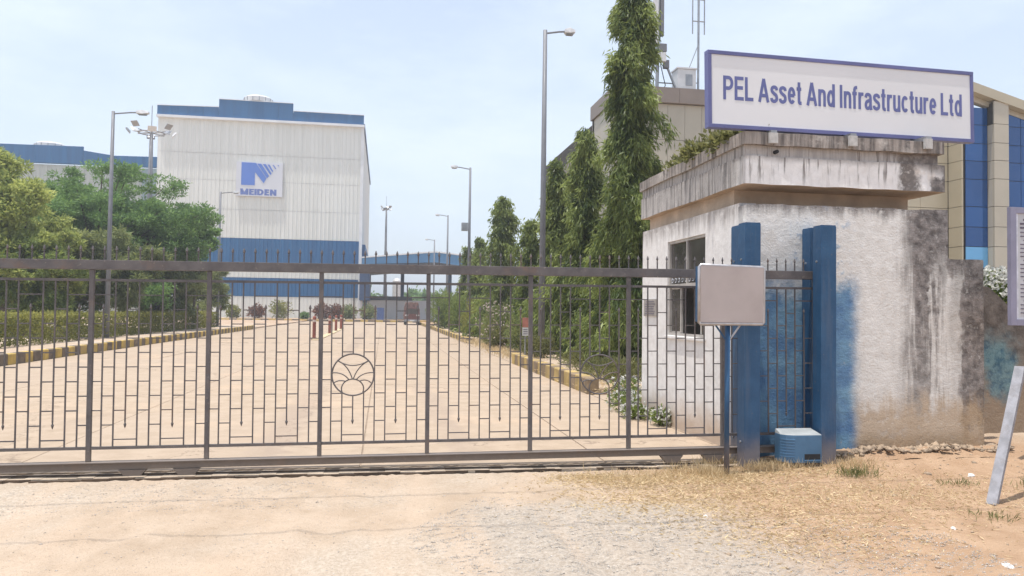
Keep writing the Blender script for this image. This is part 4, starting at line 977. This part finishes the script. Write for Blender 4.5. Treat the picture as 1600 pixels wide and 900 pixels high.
# right wing: warm beige panels, dark return, blue glass bays, columns, sloping coping
zj = [1.0, 2.6, 3.6, 4.44, 5.22, 6.03, 7.12, 7.85, 8.55, 9.3]
wx = [15.7 + i*1.1 for i in range(7)]
part('wing_core', MB().box(15.7, 22.45, 27.75, 40, 0, 10.2), JOINT, ob_, OO)
for i in range(6):
    for j in range(1, 9):
        part('wall_panel', MB().box(wx[i]+.006, (wx[i+1] if i < 5 else 22.44)-.006, 27.6, 27.7, zj[j]+.01, zj[j+1]-.01), BEIGE2, ob_, OO)
for i in range(6): part('parapet_panel', MB().box(wx[i]+.006, (wx[i+1] if i < 5 else 22.44)-.006, 27.55, 27.74, 9.31, 10.35), BROWNCAP, ob_, OO)
part('return_core', MB().box(22.55, 28, 26.95, 40, 0, 9.2), JOINT, ob_, OO)
for j in range(1, 9): part('return_panel', MB().box(22.45, 22.52, 26.86, 27.58, zj[j]+.01, zj[j+1]-.01), BEIGE2, ob_, OO)
for x0, x1 in ((22.62, 23.62), (24.36, 25.9)):
    b = part('curtain_wall', MB().box(x0, x1, 26.9, 26.94, .3, 10.0), JOINT, ob_, OO)
    nx_ = 1 if x1-x0 < 1.3 else 2; dx = (x1-x0)/nx_
    zz = [.4] + zj[1:] + [10.0]
    for j in range(len(zz)-1):
        for i in range(nx_):
            lo = x0+i*dx; zt = min(zz[j+1], 10.62 - .27*(lo-22.6))
            part('glass_pane', MB().box(lo+.012, lo+dx-.012, 26.86, 26.895, zz[j]+.012, zt-.012), GLASSPALE if (x0 < 23 and j == 2) else GLASSBLUE, b, OO)
for x0, x1 in ((23.66, 24.30), (25.95, 26.6)):
    c = part('column', MB().box(x0, x1, 26.62, 26.94, 0, 10.15), JOINT, ob_, OO)
    for j in range(1, 9):
        part('column_panel', MB().box(x0-.01, x1, 26.55, 26.615, zj[j]+.01, zj[j+1]-.01), BEIGE, c, OO); part('column_panel', MB().box(x0-.03, x0-.012, 26.62, 26.94, zj[j]+.01, zj[j+1]-.01), BEIGE, c, OO)
    part('column_panel', MB().box(x0-.01, x1, 26.55, 26.615, 9.31, 10.2 if x0 < 24 else 9.6), BEIGE, c, OO)
part('sloped_coping', MB().prism([(22.3,10.62),(28,9.1),(28,9.48),(22.3,11.0)], 26.5, 27.0), BEIGE2, ob_, OO)
part('coping_underside', MB().prism([(22.3,10.40),(28,8.9),(28,9.09),(22.3,10.61)], 26.83, 27.1), BEIGE, ob_, OO)
cab = thing('rooftop_cabinet', 'pale equipment cabinet on the office roof beside the antennas', 'cabinet', (11.28, 27.9, 10.0))
part('body', MB().box(-.37,.37,-.3,.3,0,.98), LAMPWHITE, cab, bevel=.02); part('vent_grille', MB().box(-.05,.22,-.315,-.301,.35,.78), STEEL, cab); part('lid', MB().box(-.4,.4,-.33,.33,.981,1.04), LAMPWHITE, cab)
an = thing('tripod_antenna', 'tripod antenna mast with radio units on the office roof behind the tall tree', 'antenna', (10.12, 27.7, 10.0))
part('mast', MB().tube([(0,0,0),(.03,0,2.1),(.06,0,6)], .07, 8), STEEL, an)
part('leg', MB().tube([(.1,0,1.75),(.85,0,0)], .05, 6), STEEL, an); part('leg', MB().tube([(.05,0,1.75),(-.2,1.0,0)], .05, 6), STEEL, an)
part('strut', MB().tube([(.02,0,.42),(.62,0,.42)], .025, 6), STEEL, an)
part('panel_antenna', MB().box(-.22,.0,-.15,-.05,1.9,3.6), LAMPWHITE, an, bevel=.03); part('panel_antenna', MB().box(.1,.24,-.1,.05,2.2,4.2), POLE, an, bevel=.03)
part('radio_unit', MB().box(-.08,.26,-.3,-.1,1.15,1.5), LAMPWHITE, an, bevel=.02); part('radio_unit', MB().box(.02,.3,-.25,-.05,1.55,1.85), POLE, an, bevel=.02); part('radio_unit', MB().box(.22,.42,-.2,.0,.95,1.25), POLE, an, bevel=.02)
part('cable_loop', MB().tube([(.1,-.1,1.1),(.2,-.15,.6),(.3,-.1,.3),(.2,0,.02)], .018, 6), CABLE, an)
a2 = thing('guyed_antenna', 'slim guyed antenna pole with dipole frame behind the sign', 'antenna', (11.78, 27.7, 10.0))
part('mast', MB().tube([(0,0,0),(0,0,6)], .045, 8), STEEL, a2)
for s in (-.24, .24): part('dipole', MB().tube([(s,0,2.4),(s,0,4.6)], .025, 6), STEEL, a2)
for z in (2.9, 3.75): part('cross_arm', MB().tube([(-.26,0,z),(.26,0,z)], .022, 6), STEEL, a2)
part('guy_wire', MB().tube([(0,0,2.0),(-.7,.3,0)], .016, 5), STEEL, a2); part('strut', MB().tube([(0,0,.5),(-.38,0,.5)], .02, 5), STEEL, a2)

# small signs on the right verge
nsg = thing('verge_notice', 'small red and white notice on a thin post among the shrubs', 'sign', (4.5, 24.2, 0))
part('post', MB().tube([(0,0,-.1),(0,0,1.45)], .02, 8), STEEL, nsg); part('red_plate', MB().box(-.1,.1,-.03,-.021,1.12,1.43), plain('faded_red_plate', (.42,.17,.13), .6), nsg); part('white_plate', MB().box(-.1,.1,-.03,-.021,.85,1.115), LAMPWHITE, nsg)
for i in range(3): part('printed_line', MB().box(-.07,.07,-.034,-.0305,.9+i*.07,.925+i*.07), INKGREY, nsg)
bs = thing('blue_verge_sign', 'blue sign board on a white post half hidden by mast trees', 'sign', (8.45, 50, 0))
part('board', MB().box(-.28,.05,-.03,.02,2.4,3.65), plain('sign_blue', (.03,.12,.40), .5), bs, bevel=.005); part('post', MB().box(-.03,.14,.021,.12,-.1,2.6), LAMPWHITE, bs)

# ------------------------------------------------------------------ vegetation
def mast_tree(x, y, h, r, n, lab, L=.19, W=.04, z0=.25, top_r=.3, seed=0):
    """columnar tree with drooping branches and hanging narrow leaves"""
    t = thing('mast_tree', lab, 'tree', (x, y, 0), 'columnar mast trees beside the road')
    nb = int(40 + h*16); per = max(8, n // nb)
    tb = MB(); tb.tube([(0,0,-.1),(.04,.02,h*.3),(-.03,.03,h*.65),(0,0,h*.97)], [.12,.10,.07,.02], 8)
    V, T = [], []; rs = np.random.default_rng(seed)
    for b in range(nb):
        f = (b + rs.random())/nb; z = z0 + (h - z0)*f
        a = rs.random()*6.283
        lim = r*(top_r + (1-top_r)*(1-f)**.6)*(1.3 if f < .38 else 1.0) * (.48 + .82*rs.random()) * (1.0 if f > .1 else .85) * (1 + .36*np.sin(z*2.1 + 2*a + seed) )
        if f > .93: lim *= .55
        dr_ = rs.uniform(.35, 1.1)*min(1, lim*1.2)
        s = np.sort(rs.random(per)**.7)
        px = lim*np.sin(s*1.45); pz_ = z + .12*np.sin(s*3.1) - dr_*s**2
        P = np.stack([np.cos(a)*px, np.sin(a)*px, pz_], -1) + rs.normal(0, .075 + .03*r, (per,3))
        P[:,2] = np.maximum(P[:,2], .12 + L)
        D = unit(np.stack([np.cos(a)*.45 + rs.normal(0,.45,per), np.sin(a)*.45 + rs.normal(0,.45,per), -1.0 + rs.normal(0,.4,per)], -1))
        V.append(leaf_quads(P, D, L*rs.uniform(.6,1.25,per), W*rs.uniform(.7,1.2,per), .3))
        T.append(np.clip(rs.uniform(-.05,.95) + rs.normal(0,.18,per), 0, 1))
        if b % 3 == 0: tb.tube([(0,0,z), (np.cos(a)*lim*.55, np.sin(a)*lim*.55, z+.06), (np.cos(a)*lim*.95, np.sin(a)*lim*.95, z-dr_*.8)], [.022,.015,.006], 5)
    part('trunk', tb, BARK, t)
    link('crown', quads_mesh('crown', np.concatenate(V), np.concatenate(T), L_MAST), t); return t
mast_tree(6.62, 20.0, 10.9, .86, 62000, 'tallest mast tree, its tip above the picture, beside the guard house', .23, .042, .25, .28, 1)
mast_tree(6.55, 24.6, 7.5, .80, 30000, 'second mast tree left of the tallest one', .23, .046, .3, .25, 2)
mast_tree(6.5, 28.6, 7.3, .78, 24000, 'third mast tree, just right of the nearest right street lamp', .24, .05, .3, .25, 3)
mast_tree(6.45, 33.6, 5.6, .72, 13000, 'short mast tree left behind the nearest right street lamp', .2, .055, .3, .3, 4)
mast_tree(6.55, 42.5, 7.9, 1.12, 18000, 'stand alone mast tree with rounded forked top near the road centre', .26, .08, .3, .42, 5)
mast_tree(6.55, 53.0, 6.6, .85, 9000, 'smaller distant mast tree left of the rounded one', .24, .08, .3, .3, 6)
mast_tree(6.5, 60.5, 6.6, .75, 7000, 'most distant small mast tree of the row', .26, .09, .3, .28, 7)
mast_tree(6.9, 22.4, 4.6, .85, 14000, 'mast tree hidden low between the tallest and second ones', .19, .045, .3, .3, 8)

def clump_tree(x, y, lab, clumps, n, L, W, mat, trunk_h, trunk_r, name='tree', droop=0.0, flat=.75, bark=BARK, up=.25, seed=0):
    """broad tree: leaf clumps (dx,dy,z,r) carried by limbs; gaps stay between the clumps"""
    t = thing(name, lab, 'tree', (x, y, 0)); rs = np.random.default_rng(seed)
    tb = MB(); tb.tube([(0,0,-.1),(.1,.05,trunk_h*.5),(0,0,trunk_h)], [trunk_r, trunk_r*.8, trunk_r*.65], 8)
    V, T = [], []; tot = sum(c[3]**2 for c in clumps)
    for (dx, dy, z, r) in clumps:
        tb.tube([(0,0,trunk_h*.9), (dx*.5, dy*.5, trunk_h*.9 + (z-trunk_h*.9)*.65), (dx, dy, z)], [trunk_r*.5, trunk_r*.3, trunk_r*.1], 5)
        k = int(n * r*r/tot); sub = max(7, int(r*11)); ct = rs.uniform(.15,.75)
        sc = unit(rs.normal(size=(sub,3))) * np.array([r*.95, r*.95, r*.95*flat]) * (rs.random((sub,1))**.4)
        w_ = rs.integers(0, sub, k); q = unit(rs.normal(size=(k,3))); rr = r*.36*(rs.random(k)**.6)
        P = np.array([dx, dy, z]) + sc[w_] + q*rr[:,None]*np.array([1,1,flat])
        D = unit(q + rs.normal(0,.6,(k,3)) + np.array([0,0,up - droop]))
        V.append(leaf_quads(P, D, L*rs.uniform(.6,1.3,k), W*rs.uniform(.7,1.2,k), .2))
        st_ = rs.uniform(-.2,.2,sub); T.append(np.clip(ct + st_[w_] + rs.normal(0,.15,k), 0, 1))
    part('trunk', tb, bark, t)
    link('crown', quads_mesh('crown', np.concatenate(V), np.concatenate(T), mat), t); return t
def rc(n, c, s, rlo, rhi, seed):
    r = np.random.default_rng(seed); out_ = []
    for i in range(n):
        d = r.normal(size=3); d /= np.linalg.norm(d); k = r.random()**.45
        out_.append((c[0]+d[0]*s[0]*k, c[1]+d[1]*s[1]*k, c[2]+d[2]*s[2]*k, r.uniform(rlo, rhi)))
    return out_
clump_tree(-16.3, 40.5, 'low bright yellow green tree beside the left lamp', rc(26, (-.3,0,3.4), (1.8,1.8,2.2), .5, .9, 41), 30000, .22, .085, L_BRIGHT, 1.8, .12, seed=41)
clump_tree(-17.9, 42, 'bright yellow green tree at the left edge of the picture', rc(62, (-.5,0,4.6), (2.7,2.6,4.2), .7, 1.3, 1), 70000, .25, .10, L_BRIGHT, 2.2, .16, seed=1)
clump_tree(-21.5, 45, 'bright green tree cut off by the left edge', rc(34, (-.6,0,4.4), (2.6,2.6,3.8), .9, 1.3, 21), 30000, .26, .11, L_BRIGHT, 2.2, .16, seed=21)
clump_tree(-18.6, 54, 'dark green tree with wide layered crown behind the left lamp', rc(110, (0,0,6.7), (7.0,4,4.0), .9, 1.7, 2), 110000, .25, .085, L_DARK, 3.2, .22, flat=.5, seed=2)
clump_tree(-23.5, 57, 'dark green tree behind the left bright ones before the low hall', rc(60, (0,0,6.4), (6.0,3,3.8), 1.0, 1.7, 51), 60000, .26, .095, L_DARK, 3, .2, flat=.6, seed=51)
clump_tree(-13.2, 57, 'dark green branch tips of the layered tree reaching right', rc(22, (-.5,0,6.4), (2.3,1.5,1.2), .5, .95, 12), 16000, .26, .095, L_DARK, 5.2, .10, flat=.4, seed=12)
clump_tree(-15.6, 47, 'drooping olive leaved tree below the layered crown', rc(46, (0,0,3.6), (3.2,2,2.4), .6, 1.1, 3), 46000, .32, .07, L_OLIVE, 1.8, .11, droop=.9, bark=PALEBARK, seed=3)
clump_tree(-15.2, 56, 'drooping olive tree nearer the tall hall', rc(44, (0,0,3.6), (2.8,2,2.6), .6, 1.1, 4), 34000, .34, .085, L_OLIVE, 1.8, .11, droop=.9, seed=4)
clump_tree(-14.0, 66, 'pale drooping tree at the right end of the left planting', rc(30, (-.4,0,3.5), (2.2,2,2.3), .6, 1.0, 5), 18000, .34, .075, L_OLIVE, 1.8, .10, droop=.9, seed=5)
clump_tree(-17.8, 40, 'low leafy tree with drooping pale foliage over the hedge at left', rc(34, (.3,0,2.9), (3.4,1.5,1.6), .5, .9, 6), 28000, .24, .075, L_PALE, 1.5, .09, droop=.6, seed=6)
clump_tree(-19.2, 50, 'dark bushy tree filling the gap behind the hedge', rc(40, (0,0,2.9), (6,1.8,2.2), .8, 1.3, 7), 26000, .28, .11, L_DARK, 1.5, .14, seed=7)
for i, (x, y) in enumerate(((-15.0, 42.5), (-14.6, 46.2), (-14.8, 52.0), (-15.3, 38.2))):
    pass
# hedge
hg = thing('clipped_hedge', 'long clipped green hedge behind the left kerb', 'hedge', (-13.8, 45, 0))
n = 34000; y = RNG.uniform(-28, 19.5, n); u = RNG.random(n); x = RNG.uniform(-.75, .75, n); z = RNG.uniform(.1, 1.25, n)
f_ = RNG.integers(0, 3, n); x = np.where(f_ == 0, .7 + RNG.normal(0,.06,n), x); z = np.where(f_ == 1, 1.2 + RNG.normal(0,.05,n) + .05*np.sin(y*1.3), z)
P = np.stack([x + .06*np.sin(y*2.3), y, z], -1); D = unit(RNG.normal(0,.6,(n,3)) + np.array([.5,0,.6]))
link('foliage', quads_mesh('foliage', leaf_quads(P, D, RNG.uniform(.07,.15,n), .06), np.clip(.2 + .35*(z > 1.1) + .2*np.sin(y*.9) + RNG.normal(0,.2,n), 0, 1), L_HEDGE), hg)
g = MB()
for i in range(60): g.tube([(random.uniform(-.4,.4), -27.5+i*.78, -.05),(random.uniform(-.5,.5), -27.4+i*.78, .9)], .02, 5)
part('stems', g, BARK, hg); hg.children[-1]['kind'] = 'stuff'
def bush(name, x, y, r, n, L, W, mat, lab, cat='bush', group=None, flower=None, nf=0, fs=.06, z=None, up=.5):
    t = thing(name, lab, cat, (x, y, 0), group); V, T = scatter_bush(name, (0,0,r[2]*.95 if z is None else z), r, n, L, W, mat, x*1.7+y, up)
    V[:,:,2] = np.maximum(V[:,:,2], .01)
    link('foliage', quads_mesh('foliage', V, T, mat), t)
    g = MB()
    for i in range(7):
        a = i*.9; g.tube([(0,0,-.05),(r[0]*.35*cos(a), r[1]*.35*sin(a), r[2]*.7),(r[0]*.65*cos(a), r[1]*.65*sin(a), r[2]*1.3)], [.022,.015,.006], 5)
    part('stems', g, BARK, t)
    if flower:
        d = unit(RNG.normal(size=(nf,3)) + np.array([0,-.4,.5])); P = np.array([0,0,r[2]*.95 if z is None else z]) + d*np.array(r)*RNG.uniform(.95,1.35,(nf,1)); P[:,2] = np.maximum(P[:,2], .05)
        P = np.repeat(P, 5, 0); D = unit(RNG.normal(size=(nf*5,3)) + np.repeat(d, 5, 0)*.8)
        link('flowers', quads_mesh('flowers', leaf_quads(P, D, fs, fs*.75), RNG.random(nf*5), flower), t)['kind'] = 'stuff'
    return t
bush('oleander', 5.35, 35.5, (.9,.9,.95), 5500, .15, .035, L_OLIVE, 'flowering oleander bush with pale pink blossoms on the right verge', flower=L_PINK, nf=110, fs=.07)
bush('oleander', 4.85, 32.0, (.55,.6,.55), 2600, .14, .035, L_DULL, 'low pale flowered shrub left of the notice post', flower=L_PINK, nf=50, fs=.06)
bush('shrub', 5.3, 29.3, (.6,.7,.7), 3200, .14, .035, L_OLIVE, 'dusty olive shrub behind the notice post')
bush('shrub', 5.2, 25.6, (.6,.7,.45), 2600, .12, .03, L_DULL, 'grey green weeds at the kerb end under the mast trees')
bush('shrub', 5.55, 56, (.9,1.8,1.5), 5000, .2, .06, L_PALE, 'light green tall shrub beyond the rounded mast tree')
bush('shrub', 5.4, 68, (1.25,2.2,1.7), 6000, .24, .07, L_PALE, 'light green shrub by the road end near the truck')
bush('shrub', 5.6, 47, (.8,1.6,1.1), 4200, .18, .05, L_HEDGE, 'yellow green shrub under the rounded mast tree')
bush('shrub', 5.6, 39.5, (.6,1.3,.6), 3000, .16, .045, L_HEDGE, 'low dry shrub at the start of the far kerb')
for i, (x, y, lab) in enumerate(((5.4, 17.2, 'low weeds at the foot of the tallest mast tree'), (5.9, 21.4, 'low weeds between the tallest and second mast trees'))):
    bush('weed_patch', x, y, (.9,1.2,.28), 2600, .14, .028, L_DULL, lab, 'weeds', up=.9)
wf_pts = [(4.28, 13.2, .30, .42, 'white flowering weed nearest the mast trees'), (3.98, 12.1, .28, .30, 'white flowering weed at the corner of the guard house side wall'), (3.85, 11.3, .22, .2, 'small white flowering weed before the side wall'), (3.98, 10.6, .13, .22, 'single white flowering weed under the window')]
for x, y, r_, h_, lab in wf_pts: bush('flowering_weed', x, y, (r_, r_*1.3, h_*.55), int(2600*r_), .07, .025, L_PALE, lab, 'flowering weed', 'white flowering weeds', L_WHITE, int(170*r_)+8, .045)
hy = [(-20.15,'small yellowish round shrub at the left before the tall hall', L_HEDGE, .9), (-17.04,'reddish round shrub before the tall hall', L_RED, 1.0), (-14.0,'largest green round shrub before the tall hall', L_HEDGE, 1.35),
      (-10.55,'tiny dark shrub before the tall hall', L_DARK, .45), (-8.4,'red brown shrub in line with the nearest bollard', L_RED, 1.15), (-6.4,'red brown shrub beside the second bollard', L_RED, 1.1), (-4.7,'reddish green shrub beside the last bollards', L_OLIVE, 1.1), (-2.05,'dark green round shrub left of the blue cabinet', L_OLIVE, 1.1)]
for x, lab, mtl, r_ in hy: bush('round_shrub', x, 109.5 if r_ > .5 else 108, (r_, r_, r_*.92), 900, .34, .16, mtl, lab, group='round shrubs before the tall hall', z=r_*.9+.25)
bush('white_blossom_bush', 9.35, 10.6, (.42,.5,.42), 2200, .10, .045, L_PALE, 'bush with white blossom clusters behind the sloping wall', flower=L_WHITE, nf=420, fs=.06, z=1.85)
# dry grass strip by the kerb gap
n = 2600; P = np.stack([RNG.normal(4.5, .3, n), RNG.uniform(24, 42, n), np.full(n, .06)], -1)
blades('kerb_grass', P, RNG.uniform(.08, .28, n), .02, L_DRY, 'dry yellow grass in the gap between the right kerbs', .6)
n = 1500; P = np.stack([RNG.normal(4.75, .35, n), RNG.uniform(13.6, 20, n), np.full(n, .10)], -1)
blades('verge_litter', P, RNG.uniform(.05, .15, n), .018, L_DRY, 'brown leaf litter under the tallest mast tree', 1.0, flat=True)
# far tree belt on the horizon
V, T = [], []
for i in range(70):
    x = -160 + i*5.2 + random.uniform(-2,2); r_ = random.uniform(2.5, 4.5)
    a, b = scatter_bush('f', (x, 235 + random.uniform(-8,8), r_*.95), (r_*1.1, r_, r_*1.1), 240, 1.3, .8, None, i); V.append(a); T.append(b)
tag(link('far_tree_belt', quads_mesh('far_tree_belt', np.concatenate(V), np.concatenate(T), L_DARK)), 'hazy belt of far trees along the horizon', kind='stuff')
clump_tree(7.6, 190, 'dark tree seen far off under the canopy', rc(14, (0,0,4.6), (1.8,1.8,2.6), .8, 1.3, 31), 1500, .8, .4, L_DARK, 2, .2, seed=31)
clump_tree(11.5, 190, 'second dark tree far off to the right under the canopy', rc(12, (0,0,4.2), (2.2,1.8,2.0), .8, 1.3, 32), 1500, .8, .4, L_DARK, 2, .2, seed=32)

# ------------------------------------------------------------------ haze
HAZE = 0.0014
if HAZE:
    hm = bpy.data.materials.new('air_haze'); hm.use_nodes = True; nt = hm.node_tree
    for q in list(nt.nodes):
        if q.type != 'OUTPUT_MATERIAL': nt.nodes.remove(q)
    pv = nt.nodes.new('ShaderNodeVolumePrincipled'); pv.inputs['Color'].default_value = (.93, .96, 1, 1); pv.inputs['Density'].default_value = HAZE; pv.inputs['Anisotropy'].default_value = .3
    nt.links.new(pv.outputs[0], nt.nodes['Material Output'].inputs['Volume'])
    tag(part('haze', MB().box(-2600, 2600, -420, 5100, -1.2, 37), hm), 'thin pale heat haze over the whole place', kind='stuff')
